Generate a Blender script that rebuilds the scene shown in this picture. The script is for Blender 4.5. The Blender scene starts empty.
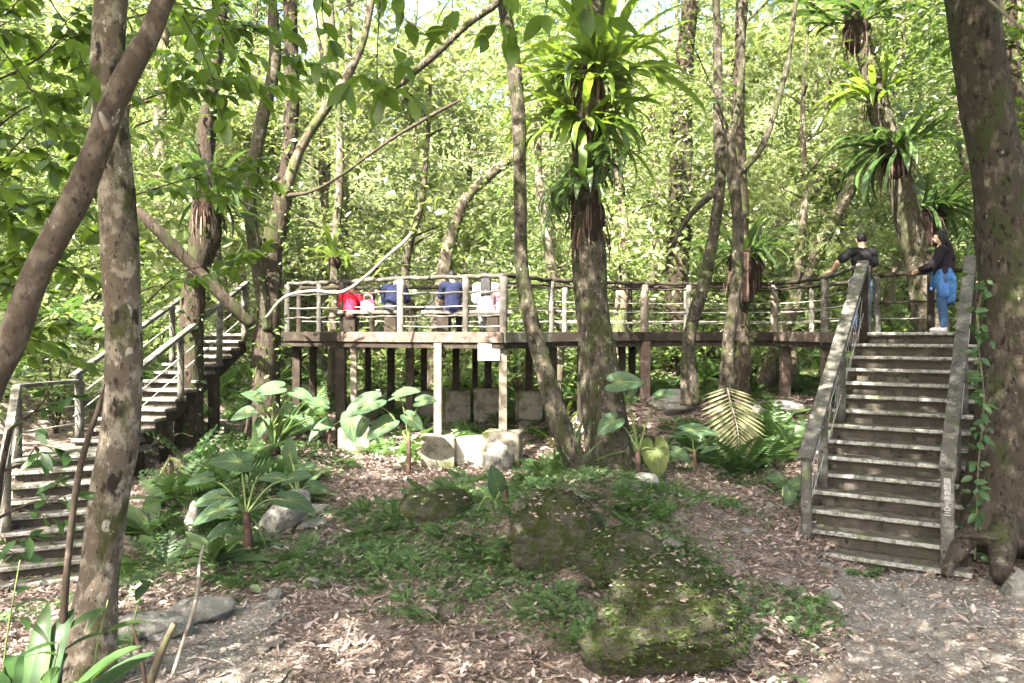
import bpy, math, random
import numpy as np
from mathutils import Vector
PI = math.pi
sc = bpy.context.scene
COL = sc.collection
rng = np.random.default_rng(7)
random.seed(7)
F = 800.0; CX = 512.0; HY = 331.0

def at(px, py, D):
    """a point of the place, from the bearing it is seen on and its distance"""
    return np.array([(px - CX) / F * D, D, -(py - HY) / F * D])

# ------------------------------------------------------------------ mesh tools
class MB:
    def __init__(s): s.v = []; s.f = []; s.n = 0
    def add(s, v, f, smooth=True, mi=0):
        v = np.asarray(v, float).reshape(-1, 3); f = np.asarray(f, int)
        s.f.append((f + s.n, smooth, mi)); s.v.append(v); s.n += len(v)
    def mesh(s, name, mats, origin=(0, 0, 0)):
        me = bpy.data.meshes.new(name)
        V = np.concatenate(s.v) - np.asarray(origin, float)
        me.vertices.add(len(V)); me.vertices.foreach_set('co', V.astype(np.float32).ravel())
        tot = []; loops = []; sm = []; mi = []
        for f, smo, m in s.f:
            loops.append(f.ravel()); tot.append(np.full(len(f), f.shape[1])); sm.append(np.full(len(f), smo)); mi.append(np.full(len(f), m))
        loops = np.concatenate(loops); tot = np.concatenate(tot)
        me.loops.add(len(loops)); me.loops.foreach_set('vertex_index', loops.astype(np.int32))
        me.polygons.add(len(tot))
        st = np.concatenate([[0], np.cumsum(tot)[:-1]])
        me.polygons.foreach_set('loop_start', st.astype(np.int32))
        me.polygons.foreach_set('use_smooth', np.concatenate(sm))
        if not isinstance(mats, (list, tuple)): mats = [mats]
        for m in mats: me.materials.append(m)
        if len(mats) > 1: me.polygons.foreach_set('material_index', np.concatenate(mi).astype(np.int32))
        me.update(calc_edges=True); me.validate()
        return me
    def build(s, name, mats, parent=None, origin=None):
        if parent is not None: origin = np.array(parent.get('_o', (0, 0, 0)))
        elif origin is None:
            V = np.concatenate(s.v); origin = np.array([V[:, 0].mean(), V[:, 1].mean(), V[:, 2].min()])
        o = bpy.data.objects.new(name, s.mesh(name, mats, origin)); COL.objects.link(o)
        if parent is not None: o.parent = parent
        else: o.location = origin
        ORG[o.name] = np.array(origin)
        return o
ORG = {}

def tag(o, label=None, cat=None, group=None, kind=None):
    if label: o['label'] = label
    if cat: o['category'] = cat
    if group: o['group'] = group
    if kind: o['kind'] = kind
    return o
def struct(o): o['kind'] = 'structure'; return o
def thing(name, label, cat, loc=(0, 0, 0), group=None):
    o = bpy.data.objects.new(name, None); o.empty_display_size = .2
    COL.objects.link(o); o.location = [float(c) for c in loc]
    ORGT[o.name] = np.array(loc, float)
    return tag(o, label, cat, group)
ORGT = {}
def part(mb, name, mat, parent, sub=None):
    """a part in world coordinates under thing `parent` (sub: under that part, itself under the thing)"""
    org = ORGT[parent.name]
    o = bpy.data.objects.new(name, mb.mesh(name, mat, org)); COL.objects.link(o)
    o.parent = sub if sub is not None else parent
    return o
def top(mb, name, mat, label, cat, group=None, kind=None):
    return tag(mb.build(name, mat), label, cat, group, kind)
def dup(root, loc, rz=0, s=1.0, label=None, rx=0, ry=0):
    r = root.copy(); COL.objects.link(r); r.location = [float(c) for c in loc]; r.rotation_euler = (rx, ry, rz)
    r.scale = (s, s, s) if not isinstance(s, tuple) else s
    if label: r['label'] = label
    for ch in list(root.children):
        c = ch.copy(); COL.objects.link(c); c.parent = r
        for g in ch.children:
            d = g.copy(); COL.objects.link(d); d.parent = c
    return r

def unit(v):
    v = np.asarray(v, float); return v / (np.linalg.norm(v, axis=-1, keepdims=True) + 1e-12)
_wk = {}
def snoise(P, freq, seed=0):
    """smooth pseudo-noise in about -1..1"""
    key = seed
    if key not in _wk:
        r = np.random.default_rng(1000 + seed)
        _wk[key] = (unit(r.normal(size=(9, 3))) * r.uniform(.6, 1.7, (9, 1)), r.uniform(0, 6.28, 9))
    K, ph = _wk[key]
    q = P @ (K.T * freq) + ph
    return np.sin(q + .8 * np.sin(q[:, ::-1] * .7)).mean(1) * 1.8

def frame(d):
    d = unit(d); a = np.array([0, 0, 1.]) if abs(d[2]) < .9 else np.array([1., 0, 0])
    x = unit(np.cross(a, d)); return x, np.cross(d, x), d
def box(mb, c, size, X=(1, 0, 0), Y=(0, 1, 0), Z=(0, 0, 1), bev=0.0, smooth=False):
    c = np.asarray(c, float); h = np.asarray(size, float) / 2
    A = np.array([X, Y, Z], float)
    if bev <= 0:
        s = np.array([[i, j, k] for i in (-1, 1) for j in (-1, 1) for k in (-1, 1)], float)
        v = c + (s * h) @ A
        mb.add(v, [(0, 1, 3, 2), (4, 6, 7, 5), (0, 4, 5, 1), (2, 3, 7, 6), (0, 2, 6, 4), (1, 5, 7, 3)], smooth); return
    v = []; idx = {}
    for i in (-1, 1):
        for j in (-1, 1):
            for k in (-1, 1):
                s = np.array([i, j, k], float)
                for a in range(3):
                    p = s * (h - bev); p[a] = s[a] * h[a]; idx[(i, j, k, a)] = len(v); v.append(c + p @ A)
    q = []; t = []
    for a in range(3):
        b, d = (a + 1) % 3, (a + 2) % 3
        for s in (-1, 1):
            f = []
            for (m, n) in ((-1, -1), (1, -1), (1, 1), (-1, 1)):
                k = [0, 0, 0]; k[a] = s; k[b] = m; k[d] = n; f.append(idx[(*k, a)])
            q.append(f if s > 0 else f[::-1])
        for m in (-1, 1):
            for n in (-1, 1):
                k0 = [0, 0, 0]; k0[a] = -1; k0[b] = m; k0[d] = n; k1 = list(k0); k1[a] = 1
                f = [idx[(*k0, b)], idx[(*k1, b)], idx[(*k1, d)], idx[(*k0, d)]]
                q.append(f if m * n < 0 else f[::-1])
    for i in (-1, 1):
        for j in (-1, 1):
            for k in (-1, 1):
                f = [idx[(i, j, k, a)] for a in range(3)]; t.append(f if i * j * k > 0 else f[::-1])
    mb.add(v, q, smooth); mb.f.append((np.array(t, int) + mb.n - len(v), smooth, 0))
def beam(mb, p0, p1, w, h, up=(0, 0, 1), bev=0.006, ext=0):
    """w across, h along up"""
    p0 = np.asarray(p0, float); p1 = np.asarray(p1, float); d = unit(p1 - p0); L = np.linalg.norm(p1 - p0) + ext
    x = np.cross(np.asarray(up, float), d)
    x = unit(x) if np.linalg.norm(x) > 1e-6 else frame(d)[0]
    u = np.cross(d, x)
    box(mb, (p0 + p1) / 2, (L, w, h), d, x, u, min(bev, w / 3, h / 3))
def smooth_path(pts, step):
    P = np.asarray(pts, float)
    if len(P) < 2: return P
    k = P.shape[1]
    Q = np.vstack([2 * P[0] - P[1], P, 2 * P[-1] - P[-2]]); out = []
    for i in range(1, len(Q) - 2):
        a, b, c, d = Q[i - 1], Q[i], Q[i + 1], Q[i + 2]
        n = max(1, int(np.linalg.norm((c - b)[:3]) / step))
        for t in np.arange(n) / n:
            out.append(.5 * ((2 * b) + (c - a) * t + (2 * a - 5 * b + 4 * c - d) * t * t + (3 * b - a - 3 * c + d) * t ** 3))
    out.append(P[-1]); return np.array(out)
def tube(mb, pts, radii, sides=8, step=None, rough=0.0, nf=10, seed=0, cap=True, ell=None, lob=None):
    pts = np.asarray(pts, float); radii = np.broadcast_to(np.asarray(radii, float), (len(pts),))
    A = np.hstack([pts, radii[:, None]])
    if step: A = smooth_path(A, step)
    P = A[:, :3]; R = np.maximum(A[:, 3], 1e-4); n = len(P)
    T = unit(np.gradient(P, axis=0)) if n > 1 else np.array([[0, 0, 1.]])
    x, y, _ = frame(T[0]); X = np.zeros((n, 3))
    for i in range(n):
        x = unit(x - T[i] * (x @ T[i])); X[i] = x
    Y = np.cross(T, X)
    th = np.arange(sides) / sides * 2 * PI
    dirs = X[:, None, :] * np.cos(th)[None, :, None] + Y[:, None, :] * np.sin(th)[None, :, None]
    rr = np.ones((n, sides)) * R[:, None]
    if lob is not None:     # buttress lobes that grow towards the base
        rr = rr * (1 + lob(np.linspace(0, 1, n))[:, None] * np.cos(th[None, :] * 5 + seed + np.linspace(0, 1, n)[:, None] * 2))
    V = P[:, None, :] + dirs * rr[:, :, None]
    if rough > 0:
        W = V.reshape(-1, 3); W2 = W * np.array([1, 1, .45])
        dn = snoise(W2, nf, seed) * .5 + snoise(W2, nf * 2.7, seed + 1) * .3 + snoise(W, nf * .3, seed + 2) * .6
        V = V + dirs * (rr * rough * dn.reshape(n, sides))[:, :, None]
    V = V.reshape(-1, 3)
    i = np.arange(n - 1)[:, None] * sides; j = np.arange(sides)[None, :]; j2 = (j + 1) % sides
    Fq = np.stack([i + j, i + j2, i + sides + j2, i + sides + j], -1).reshape(-1, 4)
    base = mb.n; mb.add(V, Fq, True)
    if cap:
        mb.v.append(np.array([P[0], P[-1]])); mb.n += 2
        c0 = base + n * sides; jj = np.arange(sides)
        t0 = np.stack([np.full(sides, c0), base + (jj + 1) % sides, base + jj], -1)
        e = base + (n - 1) * sides
        t1 = np.stack([np.full(sides, c0 + 1), e + jj, e + (jj + 1) % sides], -1)
        mb.f.append((np.vstack([t0, t1]), True, 0))
    return P
def pxpath(rows):
    """rows of (px, py, D, width px) -> points, radii"""
    P = np.array([at(a, b, d) for a, b, d, w in rows]); R = np.array([w * d / F / 2 for a, b, d, w in rows]); return P, R

# ------------------------------------------------------------------ leaf templates: x along, y across, z up; unit length
def T_kite(w=.42, droop=.08):
    v = [(0, 0, 0), (.45, -w / 2, .04), (1, 0, -droop), (.45, w / 2, .04)]
    return np.array(v), np.array([(0, 1, 2, 3)])
def T_leaf(w=.42, droop=.18, fold=.08, n=5, power=.85):
    v = []; f = []
    for i in range(n + 1):
        u = i / n; ww = w / 2 * math.sin(PI * min(1, u ** power)) ** .8 if 0 < i < n else .004
        z = -droop * u * u
        v += [(u, -ww, z + fold * ww * 2), (u, 0, z), (u, ww, z + fold * ww * 2)]
        if i:
            a = 3 * (i - 1); f += [(a, a + 3, a + 4, a + 1), (a + 1, a + 4, a + 5, a + 2)]
    return np.array(v), np.array(f)
def T_pinnate(n=11, L=.34, w=.09, droop=.28, end=.25):
    V = []; Fc = []
    for i in range(n):
        u = (i + .6) / n; l = L * (math.sin(PI * (.12 + .86 * u)) ** .7) * (1 if u < .9 else .7)
        for s in (-1, 1):
            b = len(V); z = -droop * u * u; a = .55
            dx, dy = math.cos(PI / 2 - a * .6), s * math.sin(PI / 2 - a * .6)
            px, py = -dy, dx
            for (t, o) in ((0, 0), (.4, -w / 2), (1, 0), (.4, w / 2)):
                V.append((u + dx * l * t + px * o, dy * l * t + py * o, z - .12 * l * t - abs(o) * .2))
            Fc.append((b, b + 1, b + 2, b + 3) if s > 0 else (b, b + 3, b + 2, b + 1))
    return np.array(V), np.array(Fc)
def T_palmate(n=5, w=.3):
    V = []; Fc = []
    for k in range(n):
        a = (k - (n - 1) / 2) * 1.9 / (n - 1) * 1.25; l = 1 - .28 * abs(a)
        c, s = math.cos(a), math.sin(a); tv, tf = T_leaf(w, .2, .1, 3)
        q = tv * l; q = np.stack([q[:, 0] * c - q[:, 1] * s, q[:, 0] * s + q[:, 1] * c, q[:, 2] - .1 * abs(a)], -1)
        Fc.append(tf + sum(len(x) for x in V)); V.append(q)
    return np.concatenate(V), np.concatenate(Fc)
def scatter(mb, T, C, D, N, L, mi=0):
    """place template T at each C, along D, face N, length L"""
    tv, tf = T; C = np.asarray(C); n = len(C)
    if n == 0: return
    D = unit(D); S = unit(np.cross(N, D)); Z = np.cross(D, S); L = np.broadcast_to(np.asarray(L, float), (n,))
    V = C[:, None, :] + L[:, None, None] * (tv[None, :, 0:1] * D[:, None, :] + tv[None, :, 1:2] * S[:, None, :] + tv[None, :, 2:3] * Z[:, None, :])
    k = len(tv); Fc = (tf[None] + (np.arange(n) * k)[:, None, None]).reshape(-1, tf.shape[1])
    mb.add(V.reshape(-1, 3), Fc, len(tf) > 1, mi)
def rdirs(n, zlo=-.6, zhi=.3, r=None):
    r = r or rng; a = r.uniform(0, 2 * PI, n); z = r.uniform(zlo, zhi, n)
    return np.stack([np.cos(a) * np.sqrt(1 - z * z), np.sin(a) * np.sqrt(1 - z * z), z], -1)
def rups(n, spread=.6, r=None):
    r = r or rng; return unit(np.array([0, 0, 1.]) + r.normal(0, spread, (n, 3)))
# ------------------------------------------------------------------ materials
def _new(name):
    m = bpy.data.materials.new(name); m.use_nodes = True; nt = m.node_tree; nt.nodes.clear()
    return m, nt, nt.nodes, nt.links
def _mapping(nt, stretch, src='Object'):
    tc = nt.nodes.new('ShaderNodeTexCoord'); mp = nt.nodes.new('ShaderNodeMapping'); mp.inputs['Scale'].default_value = stretch
    nt.links.new(tc.outputs[src], mp.inputs['Vector']); return mp.outputs['Vector']
def _noise(nt, vec, scale, detail=5, rough=.6, kind='noise'):
    if kind == 'voronoi':
        n = nt.nodes.new('ShaderNodeTexVoronoi'); n.inputs['Scale'].default_value = scale
        nt.links.new(vec, n.inputs['Vector']); return n.outputs['Distance']
    n = nt.nodes.new('ShaderNodeTexNoise'); n.inputs['Scale'].default_value = scale
    n.inputs['Detail'].default_value = detail; n.inputs['Roughness'].default_value = rough
    nt.links.new(vec, n.inputs['Vector']); return n.outputs['Fac']
def _range(nt, x, lo, hi):
    r = nt.nodes.new('ShaderNodeMapRange'); r.interpolation_type = 'SMOOTHSTEP'
    r.inputs['From Min'].default_value = lo; r.inputs['From Max'].default_value = hi
    nt.links.new(x, r.inputs['Value']); return r.outputs['Result']
def _mix(nt, fac, a, b, mode='MIX'):
    m = nt.nodes.new('ShaderNodeMix'); m.data_type = 'RGBA'; m.blend_type = mode
    for v, i in ((fac, 0), (a, 6), (b, 7)):
        if hasattr(v, 'links') or hasattr(v, 'is_linked'): nt.links.new(v, m.inputs[i])
        elif i == 0: m.inputs[0].default_value = v
        else: m.inputs[i].default_value = (*v, 1)
    return m.outputs[2]
def surf(name, base, layers=(), rough=.85, bump=.3, bscale=30, stretch=(1, 1, 1), bkind='noise', bdist=.02, moss=None, spec=.14, src='Object'):
    """layers: (colour, noise scale, lo, hi[, stretch]); moss: (colour, scale, lo, hi) grows on faces that look up"""
    m, nt, N, L = _new(name)
    col = base; vec = _mapping(nt, stretch, src)
    for ly in layers:
        v = _mapping(nt, ly[4], src) if len(ly) > 4 else vec
        col = _mix(nt, _range(nt, _noise(nt, v, ly[1]), ly[2], ly[3]), col, ly[0])
    if moss:
        g = N.new('ShaderNodeNewGeometry'); sp = N.new('ShaderNodeSeparateXYZ'); L.new(g.outputs['Normal'], sp.inputs[0])
        ad = N.new('ShaderNodeMath'); ad.operation = 'MULTIPLY_ADD'
        L.new(sp.outputs['Z'], ad.inputs[0]); ad.inputs[1].default_value = .25
        L.new(_noise(nt, vec, moss[1], 6, .65), ad.inputs[2])
        col = _mix(nt, _range(nt, ad.outputs[0], moss[2], moss[3]), col, moss[0])
    b = N.new('ShaderNodeBsdfPrincipled'); b.inputs['Roughness'].default_value = rough
    b.inputs['Specular IOR Level'].default_value = spec
    if hasattr(col, 'is_linked'): L.new(col, b.inputs['Base Color'])
    else: b.inputs['Base Color'].default_value = (*col, 1)
    if bump:
        bp = N.new('ShaderNodeBump'); bp.inputs['Strength'].default_value = bump; bp.inputs['Distance'].default_value = bdist
        L.new(_noise(nt, vec, bscale, 8, .7, bkind), bp.inputs['Height']); L.new(bp.outputs[0], b.inputs['Normal'])
    o = N.new('ShaderNodeOutputMaterial'); L.new(b.outputs[0], o.inputs[0]); return m
def leafmat(name, cols, trans=.4, tcol=(.16, .26, .03), rough=.45, spec=.4, vary=.0, spots=None):
    """colour differs from leaf to leaf (one random value per leaf)"""
    m, nt, N, L = _new(name)
    g = N.new('ShaderNodeNewGeometry'); rp = N.new('ShaderNodeValToRGB')
    L.new(g.outputs['Random Per Island'], rp.inputs[0])
    if len(cols) == 1: cols = list(cols) * 2
    el = rp.color_ramp.elements
    while len(el) < len(cols): el.new(.5)
    for i, c in enumerate(cols): el[i].position = i / (len(cols) - 1) if len(cols) > 1 else 0; el[i].color = (*c, 1)
    col = rp.outputs[0]
    if spots: col = _mix(nt, _range(nt, _noise(nt, _mapping(nt, (1, 1, 1)), spots[1]), spots[2], spots[3]), col, spots[0])
    if vary:
        oi = N.new('ShaderNodeObjectInfo'); mr = N.new('ShaderNodeMapRange'); L.new(oi.outputs['Random'], mr.inputs['Value'])
        mr.inputs['To Min'].default_value = 1 - vary; mr.inputs['To Max'].default_value = 1 + vary
        hs = N.new('ShaderNodeHueSaturation'); L.new(mr.outputs[0], hs.inputs['Value']); L.new(col, hs.inputs['Color']); col = hs.outputs[0]
    b = N.new('ShaderNodeBsdfPrincipled'); b.inputs['Roughness'].default_value = rough; b.inputs['Specular IOR Level'].default_value = spec
    L.new(col, b.inputs['Base Color'])
    o = N.new('ShaderNodeOutputMaterial')
    if trans:
        t = N.new('ShaderNodeBsdfTranslucent')
        L.new(_mix(nt, .6, col, tcol), t.inputs['Color'])
        mx = N.new('ShaderNodeMixShader'); mx.inputs[0].default_value = trans
        L.new(b.outputs[0], mx.inputs[1]); L.new(t.outputs[0], mx.inputs[2]); L.new(mx.outputs[0], o.inputs[0])
    else: L.new(b.outputs[0], o.inputs[0])
    return m
MT = {}
MT['bark_pale'] = surf('bark_pale', (.105, .086, .064), [((.24, .21, .165), 9, .47, .60, (1, 1, .7)), ((.05, .055, .02), 4.5, .50, .62), ((.028, .022, .017), 12, .54, .66), ((.34, .32, .27), 15, .62, .68), ((.02, .016, .012), 40, .60, .70)], .95, .9, 45, (1, 1, .5), bdist=.03)
MT['bark_brown'] = surf('bark_brown', (.058, .046, .034), [((.115, .096, .074), 10, .46, .64), ((.34, .32, .28), 7, .64, .68), ((.028, .021, .017), 22, .54, .68)], .9, .8, 55, (1, 1, .6), bdist=.02)
MT['bark_dark'] = surf('bark_dark', (.036, .027, .02), [((.085, .07, .052), 12, .5, .68), ((.035, .045, .015), 5, .5, .66), ((.012, .009, .007), 25, .54, .68)], .97, 1, 34, (1, 1, .3), bdist=.05)
MT['bark_mossy'] = surf('bark_mossy', (.055, .046, .034), [((.135, .12, .095), 13, .5, .66), ((.042, .048, .02), 5, .46, .62), ((.018, .014, .011), 20, .53, .66), ((.28, .28, .24), 17, .65, .70)], .97, 1, 38, (1, 1, .5), bdist=.04)
MT['bark_big'] = surf('bark_big', (.046, .037, .028), [((.10, .083, .064), 10, .5, .66), ((.04, .046, .02), 3.2, .5, .64), ((.016, .012, .01), 16, .53, .66), ((.24, .23, .2), 14, .67, .71)], .97, 1, 30, (1, 1, .5), bdist=.05)
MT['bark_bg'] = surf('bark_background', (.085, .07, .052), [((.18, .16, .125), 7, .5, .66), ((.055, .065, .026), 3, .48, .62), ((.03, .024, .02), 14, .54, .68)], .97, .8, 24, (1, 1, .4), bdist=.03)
MT['bleached'] = surf('bleached_branch', (.19, .17, .14), [((.12, .10, .08), 14, .48, .66)], .85, .5, 60)
MT['twig'] = surf('twig_bark', (.032, .025, .018), [((.07, .055, .042), 20, .5, .7)], .9, .3, 60)
MT['vine'] = surf('vine_bark', (.09, .075, .05), [((.07, .10, .03), 8, .5, .65)], .9, .3, 60)
MT['wood_grey'] = surf('weathered_wood', (.075, .07, .06), [((.165, .157, .138), 5, .46, .66), ((.03, .027, .023), 11, .54, .70), ((.055, .065, .03), 3.3, .54, .68), ((.28, .27, .24), 26, .63, .72), ((.02, .018, .015), 50, .6, .7)], .92, .8, 60, (1, 1, 1), bdist=.015)
MT['wood_dark'] = surf('dark_wood', (.022, .017, .013), [((.05, .039, .03), 6, .48, .68), ((.018, .015, .012), 12, .54, .68)], .92, .6, 40, bdist=.01)  # very dark brown wood with random mottling
MT['wood_red'] = surf('red_brown_wood', (.085, .063, .052), [((.16, .128, .108), 6, .5, .68), ((.045, .03, .025), 11, .54, .68)], .9, .5, 40, bdist=.01)
MT['wood_pale'] = surf('pale_post_wood', (.15, .13, .10), [((.08, .068, .052), 7, .48, .66), ((.25, .23, .19), 15, .58, .7), ((.05, .042, .034), 19, .58, .7)], .9, .6, 50, bdist=.01)
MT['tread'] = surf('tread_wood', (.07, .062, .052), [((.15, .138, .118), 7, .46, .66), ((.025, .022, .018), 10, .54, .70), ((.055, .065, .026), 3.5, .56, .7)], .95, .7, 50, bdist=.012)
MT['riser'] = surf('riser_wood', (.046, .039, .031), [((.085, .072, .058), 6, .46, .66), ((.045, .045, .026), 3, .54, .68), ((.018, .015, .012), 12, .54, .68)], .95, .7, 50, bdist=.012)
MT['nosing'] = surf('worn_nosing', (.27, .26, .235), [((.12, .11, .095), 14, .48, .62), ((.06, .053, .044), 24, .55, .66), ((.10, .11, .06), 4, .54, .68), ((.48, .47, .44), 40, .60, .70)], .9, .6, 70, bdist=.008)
MT['cord'] = surf('pale_cord', (.32, .31, .28), (), .7, 0)
MT['concrete'] = surf('mossy_concrete', (.17, .155, .125), [((.085, .08, .056), 4, .46, .64), ((.07, .08, .028), 2.6, .48, .62), ((.28, .26, .22), 18, .6, .72)], .97, .7, 45, bdist=.02)
MT['concrete_pale'] = surf('pale_concrete', (.50, .47, .40), [((.36, .33, .26), 5, .5, .66), ((.25, .26, .12), 3, .62, .72)], .95, .4, 45, bdist=.01)
MT['stone'] = surf('grey_stone', (.15, .145, .13), [((.24, .235, .21), 11, .52, .66), ((.07, .066, .056), 7, .52, .66), ((.07, .08, .035), 3, .54, .68)], .97, .9, 34, bdist=.03)
MT['stone_pale'] = surf('pale_stone', (.26, .25, .215), [((.17, .16, .13), 10, .5, .64), ((.11, .12, .055), 5, .56, .7), ((.38, .37, .33), 22, .58, .7)], .97, .8, 34, bdist=.025)
MT['boulder'] = surf('mossy_boulder', (.065, .06, .045), [((.14, .13, .105), 11, .56, .70), ((.028, .026, .02), 6, .52, .66), ((.05, .06, .016), 9, .48, .62), ((.085, .10, .03), 26, .56, .70)], .97, 1, 34, moss=((.028, .036, .010), 9, .54, .78), bdist=.05)
MT['soil'] = surf('forest_soil', (.15, .116, .096), [((.25, .205, .18), 3.5, .45, .65), ((.065, .047, .037), 9, .50, .66), ((.065, .075, .03), 1.1, .54, .68), ((.33, .28, .25), 28, .56, .68), ((.04, .03, .024), 45, .58, .7)], .97, 1, 24, bdist=.05)
MT['gravel'] = surf('gravel_dirt', (.145, .125, .108), [((.21, .19, .17), 11, .48, .66), ((.075, .064, .055), 24, .54, .68), ((.28, .26, .235), 60, .62, .7), ((.115, .09, .07), 1.3, .46, .64)], .97, .8, 60, bdist=.02)
MT['pebble'] = leafmat('pebble', [(.07, .062, .055), (.13, .12, .105), (.19, .175, .155), (.30, .28, .25)], 0, rough=.9)
MT['litter'] = leafmat('leaf_litter', [(.06, .04, .03), (.17, .125, .105), (.26, .20, .175), (.38, .315, .285), (.11, .08, .06), (.22, .165, .135), (.30, .24, .21)], .12, (.3, .2, .1), .75, .25)
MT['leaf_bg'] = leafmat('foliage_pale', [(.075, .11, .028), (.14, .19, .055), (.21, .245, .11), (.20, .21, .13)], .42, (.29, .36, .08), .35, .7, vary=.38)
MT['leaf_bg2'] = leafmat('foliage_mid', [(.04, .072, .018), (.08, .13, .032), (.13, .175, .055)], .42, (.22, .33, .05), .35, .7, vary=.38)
MT['leaf_canopy'] = leafmat('foliage_canopy', [(.04, .085, .018), (.07, .13, .03), (.10, .16, .04)], .5, (.22, .36, .04), .4, .4)
MT['leaf_near'] = leafmat('foliage_near', [(.045, .085, .012), (.07, .125, .018), (.11, .17, .03)], .5, (.26, .40, .03), .38, .45)
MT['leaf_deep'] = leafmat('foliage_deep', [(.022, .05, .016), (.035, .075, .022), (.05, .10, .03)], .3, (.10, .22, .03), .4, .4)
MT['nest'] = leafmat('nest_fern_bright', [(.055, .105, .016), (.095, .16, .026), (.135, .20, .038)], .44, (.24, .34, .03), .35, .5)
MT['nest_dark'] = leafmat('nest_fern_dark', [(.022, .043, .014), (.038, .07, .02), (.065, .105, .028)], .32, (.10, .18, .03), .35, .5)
MT['dead'] = leafmat('dead_frond', [(.05, .03, .022), (.09, .06, .045), (.15, .105, .08)], .15, (.3, .2, .1), .8, .2)
MT['roots'] = surf('fern_root_mass', (.026, .016, .012), [((.06, .04, .03), 26, .5, .7)], 1, 1, 40, (1, 1, .25), bdist=.06)
MT['taro'] = leafmat('elephant_ear', [(.035, .068, .036), (.055, .098, .052), (.075, .125, .066)], .3, (.12, .22, .05), .6, .18)
MT['taro_yellow'] = leafmat('elephant_ear_yellowing', [(.085, .10, .015)], .3, (.2, .22, .03), .5, .3, spots=((.05, .085, .02), 12, .5, .6))
MT['yellow'] = leafmat('yellow_dead_leaf', [(.30, .17, .02)], .3, (.6, .4, .06), .5, .3)
MT['petiole'] = surf('petiole', (.13, .17, .06), (), .5, 0)
MT['stemred'] = surf('reddish_stem', (.075, .045, .034), [((.13, .09, .065), 12, .5, .7)], .8, .4, 40)
MT['fern'] = leafmat('ground_fern', [(.035, .075, .02), (.06, .115, .035), (.09, .15, .05)], .35, (.14, .26, .04), .5, .35)
MT['cover'] = leafmat('ground_cover', [(.04, .075, .025), (.07, .115, .04), (.11, .15, .065)], .3, (.12, .22, .04), .5, .35)
MT['moss'] = leafmat('moss_tuft', [(.018, .026, .007), (.032, .043, .011), (.055, .068, .02)], .25, (.1, .16, .02), .9, .1)
MT['skin'] = surf('skin', (.50, .31, .23), (), .5, 0)
MT['hair'] = surf('black_hair', (.006, .005, .005), [((.016, .013, .014), 60, .5, .7, (1, 1, .1))], .55, .4, 120, (1, 1, .06))
def cloth(name, c, c2=None): return surf(name, c, [(c2, 9, .5, .68)] if c2 else (), .92, .25, 160, bdist=.003)
MT['white_sheet'] = surf('white_board', (.82, .82, .82), (), .5, 0)

MT['wood_mid'] = surf('greyed_rail_wood', (.045, .041, .035), [((.10, .094, .082), 6, .46, .66), ((.02, .018, .015), 12, .54, .70), ((.17, .162, .145), 28, .62, .7)], .92, .7, 60, bdist=.01)
MT['creeper'] = leafmat('dark_creeper', [(.02, .036, .01), (.035, .06, .016), (.06, .085, .025)], .25, (.08, .14, .02), .6, .2)
MT['undergrowth'] = surf('undergrowth_soil', (.055, .07, .028), [((.11, .13, .05), 2.2, .46, .62), ((.16, .14, .10), 3.5, .56, .68), ((.03, .035, .016), 6, .52, .66)], .97, 1, 18, bdist=.08)
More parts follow.
